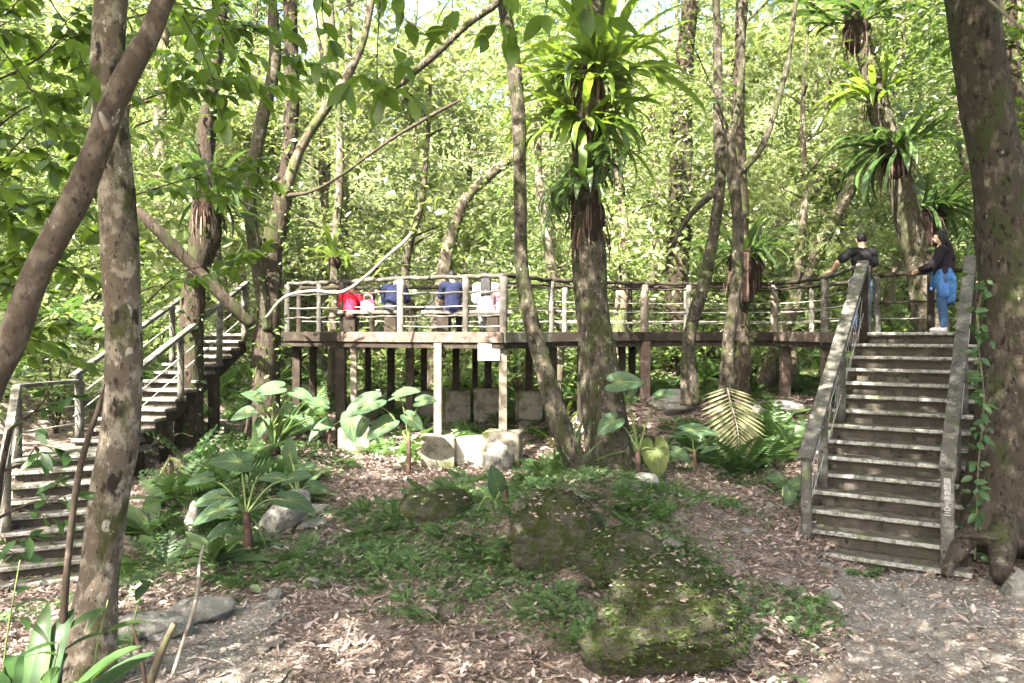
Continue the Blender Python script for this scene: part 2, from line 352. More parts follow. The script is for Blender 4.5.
# ------------------------------------------------------------------ terrain
_cp = np.array([
 (0, 0, -1.7), (-3, 0, -1.9), (3, 0, -1.8), (0, 2.5, -2.2), (-2, 3, -2.35), (2.5, 3, -2.3), (-6, 2, -2.4), (6, 2, -2.2), (9, 5, -2.2),
 (-2.6, 5.4, -2.42), (-1.2, 5.6, -2.46), (0, 5.7, -2.5), (1.5, 5.7, -2.5), (3, 5.8, -2.48), (4, 5.6, -2.46), (6, 6, -2.4), (-4, 5, -2.5), (-6.2, 7.5, -2.95), (-5, 9.4, -3.05), (-6.8, 9, -3.1), (-8, 6, -2.8),
 (-3, 7.5, -2.6), (-2, 8, -2.55), (-3.2, 9.8, -2.5), (-4, 11, -2.15), (-4.6, 12.5, -1.95), (-3.8, 13.5, -2.05), (-6.2, 12, -2.3), (-5.6, 15, -1.7), (-7.5, 13, -1.9), (-10, 14, -.8), (-9, 10, -2),
 (-2.6, 10.5, -2.45), (-1.5, 9, -2.5), (0, 8, -2.42), (.4, 8.9, -1.82), (1.1, 9.2, -1.72), (1.0, 10.8, -1.95), (.9, 7.9, -2.12), (-.5, 9.2, -2.15), (1.1, 11.8, -2.2), (.2, 11, -2.25), (1.8, 8.9, -1.92), (2.3, 8.4, -2.2), (2.4, 10.6, -2.2), (3.2, 8.2, -2.5), (3.9, 8.6, -2.66), (4.6, 7.9, -2.64), (5.2, 7, -2.55), (3.4, 7, -2.5), (2.2, 7.2, -2.45), (1.2, 7.0, -2.45),
 (-1.8, 12.5, -2.45), (-3, 15.4, -2.45), (-1.2, 14.3, -2.48), (0, 14, -2.42), (1.5, 13.5, -2.25), (3, 12.5, -2.05), (3.5, 11.4, -2.25), (4.6, 13, -1.9), (5.6, 13, -2.0), (6.2, 10.8, -2.35), (6.6, 9, -2.5), (8, 8, -2.3), (9, 11, -1.9), (8, 13, -1.6),
 (-4, 18, -1.9), (-1, 18, -2.05), (1.5, 17.5, -1.75), (3, 17.5, -1.5), (5.5, 17.5, -1.45), (8, 16, -1.2), (11, 17, -.4), (-7, 19, -1), (-12, 18, .6),
 (-4, 22, -1.4), (0, 22, -1.4), (4, 22, -1.0), (9, 22, -.2), (-9, 24, .8), (0, 27, -.2), (8, 28, 1.6), (-8, 30, 2.8), (14, 26, 2.5), (-15, 26, 3.5),
 (0, 34, 2.8), (10, 36, 5), (-10, 38, 6.2), (0, 44, 7.5), (-18, 40, 9), (18, 40, 9), (0, 56, 15), (-22, 56, 17), (22, 56, 17), (30, 28, 7), (-30, 28, 8), (0, 75, 22), (45, 60, 22), (-45, 60, 22),
 (0, -12, -1.4), (14, -8, -1), (-14, -8, -1.2), (-16, 8, -.6), (16, 8, -.8), (30, 5, 2), (-30, 5, 2), (0, -40, -1), (40, -30, 2), (-40, -30, 2), (60, 10, 6), (-60, 10, 6)], float)
def gz(x, y, fine=True):
    x = np.atleast_1d(np.asarray(x, float)); y = np.atleast_1d(np.asarray(y, float)); out = np.empty(len(x))
    for i in range(0, len(x), 4000):
        a, b = x[i:i + 4000], y[i:i + 4000]
        d2 = (a[:, None] - _cp[:, 0]) ** 2 + (b[:, None] - _cp[:, 1]) ** 2
        sig = .55 + np.sqrt(d2.min(1)) * .9
        w = 1 / (d2 + .12 * sig[:, None] ** 2 + .05) ** 2
        out[i:i + 4000] = (w * _cp[:, 2]).sum(1) / w.sum(1)
    if fine:
        P = np.stack([x, y, np.zeros_like(x)], -1)
        out = out + .035 * snoise(P, 2.2, 40) + .018 * snoise(P, 7, 41)
    return out
def g1(x, y): return float(gz([x], [y])[0])
def onground(px, py, D0=9.0):
    """where the sight line of a bearing meets the terrain"""
    D = D0
    for D in np.arange(3.5, 40, .05):
        p = at(px, py, D)
        if p[2] < g1(p[0], p[1]): return np.array([p[0], p[1], g1(p[0], p[1])])
    return at(px, py, D0)
def axis(lo, a, b, hi, fine, grow=1.25):
    c = list(np.arange(a, b + 1e-6, fine)); s = fine
    while c[-1] < hi: s *= grow; c.append(min(hi, c[-1] + s))
    s = fine; l = []
    x = a
    while x > lo: s *= grow; x = max(lo, x - s); l.append(x)
    return np.array(l[::-1] + c)
gx = axis(-90, -8, 8.5, 90, .11); gy = axis(-60, 4.0, 19, 95, .11)
XX, YY = np.meshgrid(gx, gy, indexing='ij'); ZZ = gz(XX.ravel(), YY.ravel()).reshape(XX.shape)
mb = MB(); nx, ny = XX.shape
ii = np.arange(nx - 1)[:, None] * ny + np.arange(ny - 1)[None, :]
fq = np.stack([ii, ii + ny, ii + ny + 1, ii + 1], -1).reshape(-1, 4); GV = np.stack([XX, YY, ZZ], -1).reshape(-1, 3); gc = GV[fq[:, 0]]
far = (gc[:, 1] > 18.6 + .9 * snoise(gc * [1, 0, 0], .7, 3)) | (np.abs(gc[:, 0]) > 8.6 + .7 * snoise(gc * [0, 1, 0], .7, 4))
mb.add(GV, fq[~far], True, 0); mb.f.append((fq[far], True, 1))
go = struct(mb.build('ground', [MT['soil'], MT['undergrowth']], origin=(0, 0, 0)))
# gravel path: its own sheet a few millimetres above the soil, with a ragged edge
def path_w(x, y):
    """>0 on the path: from the foot of the right stairs towards and past the camera, and the gravel at the lower left"""
    c = 4.05 + (np.clip(8.8 - y, 0, 9)) * .02 - np.clip(6.4 - y, 0, 9) * .42; w = .78 + .36 * np.clip(8.6 - y, 0, 3)
    a = w - np.abs(x - c); a = np.minimum(a, 8.75 - y + (x - 4.1) * -.55)
    c2 = -2.15 - .25 * (y - 6); b = .55 + .1 * (6.8 - y) - np.abs(x - c2); b = np.minimum(b, 7.6 - y)
    P = np.stack([x, y, 0 * x], -1).reshape(-1, 3)
    return np.maximum(a, b) + .30 * snoise(P, 2.3, 50).reshape(np.shape(x)) + .22 * snoise(P, 8, 51).reshape(np.shape(x))
px_ = np.arange(-4.2, 7.6, .07); py_ = np.arange(1.5, 9.0, .07)
PX, PY = np.meshgrid(px_, py_, indexing='ij'); W = path_w(PX, PY)
PZ = gz(PX.ravel(), PY.ravel()).reshape(PX.shape) + .012 + np.clip(W, -.1, .1) * .06
ii = (np.arange(len(px_) - 1)[:, None] * len(py_) + np.arange(len(py_) - 1)[None, :])
keep = (W[:-1, :-1] > 0) & (W[1:, 1:] > 0) & (W[:-1, 1:] > 0) & (W[1:, :-1] > 0)
ii = ii[keep]
pm = MB(); pm.add(np.stack([PX, PY, PZ], -1).reshape(-1, 3), np.stack([ii, ii + len(py_), ii + len(py_) + 1, ii + 1], -1))
struct(pm.build('gravel_path', MT['gravel'], origin=(0, 0, 0)))
def pathmask(x, y): return path_w(np.asarray(x), np.asarray(y)) > .02
# ------------------------------------------------------------------ boardwalk
DECK = -.03
bw = thing('boardwalk', 'long raised wooden boardwalk with log railings on dark posts, crossing the whole clearing', 'boardwalk', (0, 16, DECK))
front = [(-5.0, 16.9), (-3.45, 16.0), (-2.1, 15.0), (-.16, 14.2), (.75, 15.5), (2.75, 16.75), (5.55, 16.9), (5.80, 14.9), (5.50, 12.62)]
back = [(-5.0, 18.5), (-2.4, 18.3), (-.3, 18.2), (2.75, 18.4), (5.0, 18.5), (6.95, 18.5), (7.05, 16.5), (6.75, 14.6), (7.75, 13.1), (6.90, 11.78)]
def sheet(mb, poly, z0, z1):
    """closed slab of a simple polygon (fan of earclip by bpy)"""
    from mathutils.geometry import tessellate_polygon
    tri = tessellate_polygon([[Vector((x, y, 0)) for x, y in poly]]); n = len(poly)
    V = [(x, y, z1) for x, y in poly] + [(x, y, z0) for x, y in poly]
    T = np.array(tri)
    a, b, c = [np.array(poly[i]) for i in T[0]]
    if (b - a)[0] * (c - a)[1] - (b - a)[1] * (c - a)[0] < 0: T = T[:, ::-1]
    base = mb.n; mb.add(V, T, False); mb.f.append((T[:, ::-1] + n + base, False, 0))
    mb.f.append((np.array([(i, (i + 1) % n, n + (i + 1) % n, n + i) for i in range(n)]) + base, False, 0))
poly = front + back[::-1]
m = MB(); sheet(m, poly, DECK - .05, DECK); part(m, 'deck', MT['wood_grey'], bw)
def fascia(a, b, mat, z0=DECK - .27, z1=DECK + .012, th=.06, off=.032, name='fascia_beam'):
    a = np.array([*a, 0.]); b = np.array([*b, 0.]); d = unit(b - a); nrm = np.array([d[1], -d[0], 0])
    m = MB(); c = (a + b) / 2 + nrm * off; c[2] = (z0 + z1) / 2
    box(m, c, (np.linalg.norm(b - a) + .03, th, z1 - z0), d, nrm, (0, 0, 1), .006)
    return part(m, name, mat, bw)
fm = ['wood_dark', 'wood_red', 'wood_red', 'wood_grey', 'wood_dark', 'wood_dark', 'wood_red', 'wood_red']
for i in range(len(front) - 1):
    a, b = front[i], front[i + 1]
    fascia(a, b, MT[fm[i]], z0=DECK - .18)
    fascia(a, b, MT['wood_dark'], z0=DECK - .29, z1=DECK - .185, th=.10, off=-.03, name='edge_joist')
for i in range(len(back) - 2):
    a, b = back[i], back[i + 1]; fascia(b, a, MT['wood_dark'], name='back_beam')
# joists below
for a, b in (((-4.6, 16.9), (-4.6, 18.4)), ((-2.6, 15.6), (-2.6, 18.2)), ((-1.0, 14.8), (-1.0, 18.2)), ((.3, 15.1), (.3, 18.2)), ((2.2, 16.6), (2.2, 18.3)), ((4, 17), (4, 18.4)), ((5.9, 15), (7, 15)), ((5.8, 13.4), (7.3, 13.4))):
    m = MB(); beam(m, (*a, DECK - .15), (*b, DECK - .15), .1, .16); part(m, 'cross_joist', MT['wood_dark'], bw)
# posts under the deck (px of the photograph give the bearing, distance is the edge it stands under)
posts = []
def spost(px, D, mat, w=.13, bottom=None):
    x = (px - CX) / F * D; zb = g1(x, D) - .15 if bottom is None else bottom
    m = MB(); box(m, (x, D, (zb + DECK - .19) / 2), (w, w, DECK - .19 - zb), bev=.008)
    p = part(m, 'support_post', mat, bw); posts.append((x, D, zb)); return p
# bearings of the posts
blocks = []
for px, D, mat, w, blk in ((297, 17.0, 'wood_dark', .16, None), (341, 16.1, 'wood_dark', .19, None), (354, 15.9, 'wood_pale', .12, (.62, .52)), (391, 17.9, 'wood_dark', .15, None), (410, 17.6, 'wood_red', .17, None), (438, 14.55, 'wood_pale', .14, (.60, .58)),
     (456, 17.6, 'wood_dark', .15, (.55, .75)), (488, 17.8, 'wood_dark', .16, (.6, .78)), (503, 14.35, 'wood_pale', .145, (.66, .62)), (475, 18.0, 'wood_dark', .12, None), (529, 16.6, 'wood_dark', .15, (.5, .7)), (553, 15.8, 'wood_dark', .16, None), (581, 16.2, 'wood_dark', .15, None), (632, 17.7, 'wood_dark', .14, None), (645, 16.8, 'wood_red', .2, None), (622, 16.8, 'wood_dark', .14, None),
     (735, 17.1, 'wood_dark', .20, None), (785, 17.0, 'wood_red', .19, None), (826, 15.1, 'wood_red', .17, None), (313, 18.0, 'wood_dark', .14, None), (424, 18.1, 'wood_dark', .13, (.5, .7)), (860, 17.5, 'wood_dark', .16, None), (368, 17.8, 'wood_dark', .12, (.5, .55))):
    if blk:
        x = (px - CX) / F * D; zb = g1(x, D)
        blocks.append((x, D, zb - .12, blk[0], blk[1] + .12)); spost(px, D, MT[mat], w, zb + blk[1] - .004)
    else: spost(px, D, MT[mat], w)
bl = {0: 'low mossy concrete block under the pale post near the left end of the boardwalk', 1: 'squat mossy concrete block beneath the pale post nearest the brown leaf slope',
      4: 'grey concrete block behind the rounded pale stone, carrying the post beside the white notice'}
nb = ['tall concrete footing in shade far under the boardwalk', 'yellowish tall concrete footing beneath the white notice', 'dark concrete footing just left of the leaning slim trunk', 'brown concrete footing in shade behind the elephant ear', 'shaded concrete footing beyond the leftmost pale post']
k = 0
for i, (x, y, zb, w, h) in enumerate(blocks):
    m = MB(); box(m, (0, 0, h / 2), (w, w * .9, h), bev=.025)
    o = m.build('concrete_footing', MT['concrete'], origin=(0, 0, 0)); o.location = (x, y, zb); o.rotation_euler = (0, 0, [.2, .1, .3, -.1, -.15, .2, .1, .05][i % 8])
    if i in (0, 1): lab = bl[i]
    elif abs(y - 14.35) < .01: lab = bl[4]
    else: lab = nb[k % 5]; k += 1
    tag(o, lab, 'footing', 'concrete footings under the boardwalk')
# railings
def log(mb, a, b, r, seed, r2=None):
    a = np.array(a, float); b = np.array(b, float); n = 7
    P = a + (b - a) * np.linspace(0, 1, n)[:, None]; P[1:-1, 2] += .012 * np.sin(np.arange(1, n - 1) * 2.1 + seed)
    tube(mb, P, np.linspace(r, r2 or r, n), 10, .12, .12, 9, seed)
RH = 1.02
def rail_run(pts, pw, mat, rmat, mids=(.36, .62), cable=(.16,), h=RH, hs=None, posts_at=None):
    for i, (x, y) in enumerate(pts):
        hh = h if hs is None else hs[i]
        m = MB(); zt = DECK + hh - .02
        log(m, (x, y, DECK - .24), (x, y, zt), pw[i % len(pw)] / 2, i + int(x * 10) % 7)
        part(m, 'railing_post', MT[mat[i % len(mat)]], bw)
    for i in range(len(pts) - 1):
        a, b = pts[i], pts[i + 1]; ha = h if hs is None else hs[i]; hb = h if hs is None else hs[i + 1]
        m = MB(); log(m, (*a, DECK + ha), (*b, DECK + hb), .042, i); part(m, 'top_rail', MT[rmat], bw)
        for q in mids:
            m = MB(); log(m, (*a, DECK + ha * q), (*b, DECK + hb * q), .019, i + 3); part(m, 'middle_rail', MT[rmat], bw)
        for q in cable:
            m = MB(); p = np.array([[*a, DECK + ha * q], [(a[0] + b[0]) / 2, (a[1] + b[1]) / 2, DECK + (ha + hb) / 2 * q - .015], [*b, DECK + hb * q]])
            tube(m, p, .008, 6, .3); part(m, 'rail_cord', MT['cord'], bw)
rail_run([(-4.72, 16.82), (-3.95, 16.4), (-3.4, 16.05), (-2.1, 15.08)], [.13, .11, .12, .13], ['wood_mid', 'wood_mid', 'wood_mid', 'wood_pale'], 'wood_mid', (.76, .3), (.5,))
rail_run([(-2.1, 15.08), (-.84, 14.58), (-.15, 14.27)], [.01, .12, .15], ['wood_pale', 'wood_mid', 'wood_mid'], 'wood_mid', (.72, .30), (.48, .12))
rail_run([(-.15, 14.27), (.76, 15.55), (1.6, 16.1), (2.78, 16.8), (3.72, 16.85), (5.55, 16.93), (5.85, 14.95)], [.01, .12, .1, .18, .11, .15, .16], ['wood_grey', 'wood_grey', 'wood_dark', 'wood_pale', 'wood_grey', 'wood_pale', 'wood_grey'], 'wood_dark', (.88,), (.2, .42, .60))
rail_run([(5.85, 14.95), (5.60, 12.72)], [.01, .19], ['wood_grey'], 'wood_grey', (.66,), (.25, .45), hs=[1.02, 1.09])
rail_run([(7.72, 12.95), (7.2, 13.75), (6.62, 14.5), (7.0, 16.5), (6.9, 18.42), (5.2, 18.42), (4, 18.38), (2.7, 18.35), (1.2, 18.25), (-.3, 18.12)], [.12], ['wood_grey', 'wood_dark'], 'wood_dark', (.52,), (.25,), h=1.04)
rail_run([(-.3, 18.12), (-1.6, 18.18), (-3.2, 18.3), (-4.9, 18.42)], [.12], ['wood_dark'], 'wood_dark', (.52,), (.25,))

# white board hung under the beam
m = MB(); c = at(489, 352, 14.28); box(m, c, (.40, .012, .30), unit(np.array([1, -.25, 0])), unit(np.array([.25, 1, 0])), (0, 0, 1), .003)
top(m, 'notice_board', MT['white_sheet'], 'small blank white board fixed below the boardwalk edge by the pale post', 'notice board')

# ------------------------------------------------------------------ stairs
def stairs(name, label, top_c, dirn, n, run, rise, width, ztop, nose=True, board=.06, over=.0, stringer=True):
    d = np.array([dirn[0], dirn[1], 0.]); d /= np.linalg.norm(d); s = np.array([-d[1], d[0], 0.])   # s: to the left of the descent
    t = thing(name, label, 'staircase', (top_c[0] + d[0] * run * n, top_c[1] + d[1] * run * n, ztop - rise * n))
    T0 = np.array([*top_c, ztop]); r_ = np.random.default_rng(len(name))
    for k in range(n + 1):
        nosep = T0 + d * run * k - np.array([0, 0, rise * k])            # nosing edge, top of tread
        if k < n + 1:
            dep = run + .035; wj = width + r_.uniform(-.02, .02); sk = s * r_.uniform(-.012, .012)
            m = MB(); c = nosep - d * dep / 2 + sk; c[2] -= board / 2; c[2] += r_.uniform(-.004, .004)
            box(m, c, (dep, wj, board), d, s, (0, 0, 1), .008); tr = part(m, 'tread', MT['tread'], t)
            if nose:
                m = MB(); cc = nosep + d * .006 + sk; cc[2] = c[2] + board / 2 + .003 - .024
                box(m, cc, (.055, wj + .004, .046), unit(d + s * r_.uniform(-.006, .006)), s, (0, 0, 1), .008); part(m, 'nosing', MT['nosing'], t, tr)
        m = MB(); c = nosep - d * (.05) ; c[2] -= board + (rise - board) / 2 + .001
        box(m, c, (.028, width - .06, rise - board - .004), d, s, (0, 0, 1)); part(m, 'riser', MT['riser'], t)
    if stringer:
        for sd in (-1, 1):
            a = T0 + s * sd * (width / 2 - .10) - d * .10 - np.array([0, 0, .22]); b = a + d * (run * n) - np.array([0, 0, rise * n])
            m = MB(); beam(m, a, b, .07, .24, (0, 0, 1), .006); part(m, 'stringer', MT['wood_dark'], t)
    return t, T0, d, s
RU, RI = .282, .180
st, T0, d, s = stairs('staircase', 'wide grey wooden staircase with worn white nosings and plank handrails at right', (6.21, 12.19), (-.545, -.838), 14, RU, RI, 1.84, -.02)
def stp(k, side, z=0): return T0 + d * RU * k - np.array([0, 0, RI * k]) + s * side + np.array([0, 0, z])
# s points to the camera's right when descending (towards the viewer)
LS, RS = (-.80, .67) if (s[0] > 0) else (.80, -.67)
for side, tops in ((LS, (13.4, 10.2, 6.2, .0)), (RS, (13.3, 9.6, 5.2, .1))):
    ks = [k for k in tops]
    for j, k in enumerate(ks):
        kf = math.floor(k) ; zb = -RI * (kf + 1) + RI * k if k > .2 else -.02
        base = T0 + d * RU * k + s * side; base[2] = T0[2] - RI * math.ceil(k - .01)
        if k < .3: base[2] = T0[2] - .2
        hz = T0[2] - RI * k + (.93 if k > .3 else 1.06)
        m = MB(); top_ = base.copy(); top_[2] = hz
        if side == RS and j == 0: beam(m, base, top_, .13, .10, d, .008)
        else: log(m, base, top_, .062 if k > .3 else .08, int(k))
        po = part(m, 'railing_post', MT['wood_grey'] if k > .3 else MT['wood_dark'], st)
        if side == RS and j == 0: signpost = (po, base, top_)
    a = T0 + d * RU * (tops[0] + .25) + s * side; a[2] = T0[2] - RI * (tops[0] + .25) + .965
    b = T0 + d * RU * (-.1) + s * side; b[2] = T0[2] + 1.11
    m = MB(); beam(m, a, b, .155 if side == RS else .17, .07, (0, 0, 1), .008)
    part(m, 'handrail', MT['wood_grey'], st)
    for q, off in ((.34, .02), (.60, -.02)):
        p0 = T0 + d * RU * tops[0] + s * (side + off); p0[2] = T0[2] - RI * tops[0] + .93 * q
        p1 = T0 + s * (side + off); p1[2] = T0[2] + 1.0 * q
        m = MB(); tube(m, [p0, (p0 + p1) / 2 - np.array([0, 0, .03]), p1], .005, 6, .4); part(m, 'rail_cord', MT['cord'], st)
    for lo, hi in ((.08, .56), (.56, .08)):
        pts_ = []
        for q, kk in enumerate(np.arange(.3, tops[0], 1.15)):
            p0 = T0 + d * RU * kk + s * (side - .012 * (lo > hi)); p0[2] = T0[2] - RI * kk + .93 * (lo if q % 2 else hi) + .04; pts_.append(p0)
        m = MB()
        tube(m, pts_, .0035, 5); part(m, 'cord_netting', MT['cord'], st)
# writing carved down the front of the right foot post
po, base, top_ = signpost
cu = bpy.data.curves.new('carved_writing', 'FONT'); cu.body = '限\n制\n乘\n載\n人\n三'; cu.size = .075; cu.space_line = .9; cu.align_x = 'CENTER'; cu.extrude = .001; cu.offset = .0012
to = bpy.data.objects.new('tmp', cu); COL.objects.link(to); dg = bpy.context.evaluated_depsgraph_get()
me = bpy.data.meshes.new_from_object(to.evaluated_get(dg)); bpy.data.objects.remove(to)
if len(me.vertices):
    co = np.empty(len(me.vertices) * 3); me.vertices.foreach_get('co', co); co = co.reshape(-1, 3)
    ctr = top_ - np.array([0, 0, .17]) + d * (.05 + .001) + s * .0
    Xa = s if s[0] > 0 else -s
    V = ctr + co[:, 0:1] * Xa + co[:, 1:2] * np.array([0, 0, 1.]) + co[:, 2:3] * d
    me.vertices.foreach_set('co', (V - ORGT[st.name]).astype(np.float32).ravel()); me.update()
    me.materials.clear(); me.materials.append(surf('letter_paint', (.36, .35, .33), (), .8, 0)); wo = bpy.data.objects.new('carved_writing', me); COL.objects.link(wo); wo.parent = po

# left stairs: upper flight up to the deck, landing, lower flight
us, U0, ud, us_ = stairs('upper_staircase', 'narrow wooden staircase at left, climbing from the landing up to the boardwalk end', (-5.5, 15.2), (-.17, -1), 12, .285, .130, .98, -.05, nose=True)
lowtop = (-6.22, 11.05)
ls, L0, ld, ls_ = stairs('lower_staircase', 'weathered grey staircase at lower left, descending from the landing behind the pale trunk', lowtop, (.42, -.9), 9, .215, .155, 1.12, -1.72, nose=True)
m = MB(); sheet(m, [(-6.74, 10.79), (-5.68, 11.28), (-5.45, 12.1), (-7.0, 12.1)], -1.80, -1.715); part(m, 'landing', MT['wood_grey'], ls)
for x, y in ((-6.65, 11.0), (-5.75, 11.4), (-5.6, 12.0), (-6.8, 12)):
    m = MB(); zb = g1(x, y) - .1; box(m, (x, y, (zb - 1.81) / 2), (.12, .12, -1.81 - zb), bev=.008); part(m, 'support_post', MT['wood_dark'], ls)
for k, sd in ((3.5, .40), (6, .40), (8.5, .40), (3.5, -.4), (6.5, -.4)):
    p = U0 + ud * .285 * k + us_ * sd; z1 = U0[2] - .13 * k - .30; zb = g1(p[0], p[1]) - .1
    if z1 - zb > .2:
        m = MB(); box(m, (p[0], p[1], (zb + z1) / 2), (.16, .16, z1 - zb), bev=.008); part(m, 'support_post', MT['wood_dark'], us)
for sd in (.46, -.46):
    h = .92
    for k in (11.6, 7.4, 3.2, .1):
        p = U0 + ud * .285 * k + us_ * sd; p[2] = U0[2] - .13 * math.ceil(k); q = p.copy(); q[2] = U0[2] - .13 * k + h
        m = MB(); log(m, p, q, .055, int(k)); part(m, 'railing_post', MT['wood_grey'], us)
    a = U0 + ud * .285 * 12 + us_ * sd; a[2] = U0[2] - .13 * 12 + h + .02; b = U0 - ud * .1 + us_ * sd; b[2] = U0[2] + h + .06
    m = MB(); beam(m, a, b, .10, .06); part(m, 'handrail', MT['wood_grey'], us)
    for q in (.35, .62):
        a2 = a.copy(); a2[2] -= h * (1 - q); b2 = b.copy(); b2[2] -= h * (1 - q); m = MB(); tube(m, [a2, b2], .008, 6); part(m, 'rail_cord', MT['cord'], us)
# rail of landing and lower flight (left side)
lp = [(-6.62, 12.05), (-6.45, 11.0)]
low_side = -.54 if ls_[0] > 0 else .54
p = L0 + ld * .215 * 4.5 + ls_ * low_side; q = L0 + ld * .215 * 8.8 + ls_ * low_side
pts = [np.array([-6.5, 12.05, -1.72]), np.array([-6.72, 10.85, -1.72]), np.array([p[0], p[1], L0[2] - .155 * 5]), np.array([q[0], q[1], L0[2] - .155 * 9])]
for i, b in enumerate(pts):
    m = MB(); e = b + np.array([0, 0, .95]); log(m, b, e, .07 if i else .055, i); part(m, 'railing_post', MT['wood_pale'] if i > 1 else MT['wood_grey'], ls)
    if i:
        m = MB(); beam(m, pts[i - 1] + np.array([0, 0, .97]), e + np.array([0, 0, .02]), .10, .055); part(m, 'handrail', MT['wood_grey'], ls)
        for qq in (.35, .62):
            m = MB(); tube(m, [pts[i - 1] + np.array([0, 0, .97 * qq]), b + np.array([0, 0, .97 * qq])], .008, 6); part(m, 'rail_cord', MT['cord'], ls)

# benches on the platform
def bench(label, x0, x1, y, legs):
    t = thing('bench', label, 'bench', ((x0 + x1) / 2, y, DECK), 'benches on the boardwalk platform')
    m = MB(); box(m, ((x0 + x1) / 2, y, DECK + .40), (x1 - x0, .36, .07), bev=.01); part(m, 'seat', MT['wood_grey'], t)
    for x in legs:
        m = MB(); box(m, (x, y, DECK + .183), (.24, .24, .362), bev=.015); part(m, 'leg', MT['wood_dark'], t)
    return t
BY = 15.9
def bx_(px): return (px - CX) / F * BY
bench('plank bench on two dark stump legs under the seated person in red', bx_(338), bx_(405), BY, (bx_(350), bx_(391)))
bench('plank bench on two dark stump legs under the pair seated in navy and white', bx_(422), bx_(512), BY, (bx_(443), bx_(493)))
# ------------------------------------------------------------------ trees
LEAF = T_leaf(.42, .2, .08, 4); LEAFW = T_leaf(.5, .22, .1, 5); KITE = T_kite(.42, .12); KITEN = T_kite(.3, .15); FROND = T_pinnate(); FRONDN = T_pinnate(9, .26, .08, .35)
def crown_cloud(mb, ctr, rad, clumps, per, L, r, T=KITE, cr=.55, flat=.7):
    """leaf clumps spread through an ellipsoid; gaps stay between clumps"""
    ctr = np.asarray(ctr, float)
    q = unit(r.normal(size=(clumps, 3))) * (r.uniform(.15, 1, (clumps, 1)) ** .55) * np.asarray(rad)
    C = ctr + q
    R = cr * r.uniform(.6, 1.35, clumps)
    P = np.repeat(C, per, 0) + r.normal(size=(clumps * per, 3)) * np.repeat(R, per)[:, None] * np.array([.6, .6, .6 * flat])
    n = len(P); scatter(mb, T, P, rdirs(n, -.75, .3, r), rups(n, .55, r), L * r.uniform(.65, 1.25, n))
    return C
def spray(tw, lf, pts, r0, n, L, seed, T=LEAF, t0=.15, droop=-.35, spread=1.0, tipc=3):
    """a leafy twig: alternate leaves along it and a tuft at its end"""
    r = np.random.default_rng(seed); P = smooth_path(np.hstack([np.asarray(pts, float), np.zeros((len(pts), 1))]), .05)[:, :3]
    tube(tw, P, np.linspace(r0, r0 * .35, len(P)), 6)
    t = np.sort(r.uniform(t0, 1, n)); idx = np.clip((t * (len(P) - 1)).astype(int), 0, len(P) - 2)
    dr = unit(P[idx + 1] - P[idx]); side = unit(np.cross(dr, np.array([0, 0, 1.])) + 1e-6) * np.where(np.arange(n) % 2, 1, -1)[:, None]
    D = unit(side * spread + dr * r.uniform(.2, .9, (n, 1)) + np.array([0, 0, 1.]) * r.uniform(droop - .3, droop + .35, (n, 1)) + r.normal(0, .15, (n, 3)))
    scatter(lf, T, P[idx] + side * .01, D, unit(np.array([0, 0, 1.]) + r.normal(0, .45, (n, 3))), L * r.uniform(.65, 1.15, n))
    e = unit(P[-1] - P[-3]); D = unit(e + r.normal(0, .55, (tipc, 3)) + np.array([0, 0, droop])); scatter(lf, T, np.repeat(P[-1:], tipc, 0), D, rups(tipc, .5, r), L * r.uniform(.7, 1.1, tipc))
def branchy(tw, lf, base, tip, r0, subs, nl, L, seed, T=LEAF, sub=.6, droop=-.35):
    """a limb with side twigs that carry leaves"""
    r = np.random.default_rng(seed); base = np.asarray(base, float); tip = np.asarray(tip, float)
    mid = (base + tip) / 2 + r.normal(0, .06, 3) * np.linalg.norm(tip - base) + np.array([0, 0, .06 * np.linalg.norm(tip - base)])
    P = smooth_path(np.hstack([[base, mid, tip], np.zeros((3, 1))]), .08)[:, :3]; tube(tw, P, np.linspace(r0, r0 * .3, len(P)), 7)
    ax = unit(tip - base)
    for k in range(subs):
        i = int((.2 + .8 * (k + r.uniform(0, .8)) / subs) * (len(P) - 1)); i = min(i, len(P) - 1)
        q = unit(ax * .7 + r.normal(0, .7, 3) * np.array([1, 1, .45])) * sub * r.uniform(.6, 1.3)
        e = P[i] + q; e[2] += r.uniform(-.15, .1) * sub
        spray(tw, lf, [P[i], (P[i] + e) / 2 + r.normal(0, .03, 3), e + np.array([0, 0, -.12 * sub])], r0 * .3 + .002, nl, L, seed * 31 + k, T, droop=droop)
    spray(tw, lf, [P[-3], P[-1] + ax * sub * .5], r0 * .3, nl, L, seed * 37, T, droop=droop)

def tree_px(name, label, rows, mat, sides=22, step=.07, rough=.12, nf=9, seed=0, lob=None, up=None, group=None, thin=.93):
    P, R = pxpath(rows)          # from the base upwards
    if up is not None:
        for q in up: P = np.vstack([P, q[:3]]); R = np.append(R, q[3])
    t = thing(name, label, 'tree', P[0], group); m = MB(); R = R * thin; tube(m, P, R, sides, step, rough, nf, seed, lob=lob)
    part(m, 'trunk', MT[mat], t); return t, P, R
def limb(t, rows, mat, name='branch', sides=10, rough=.1, seed=0, step=.08):
    P, R = pxpath(rows); m = MB(); tube(m, P, R, sides, step, rough, 12, seed); return part(m, name, MT[mat], t)

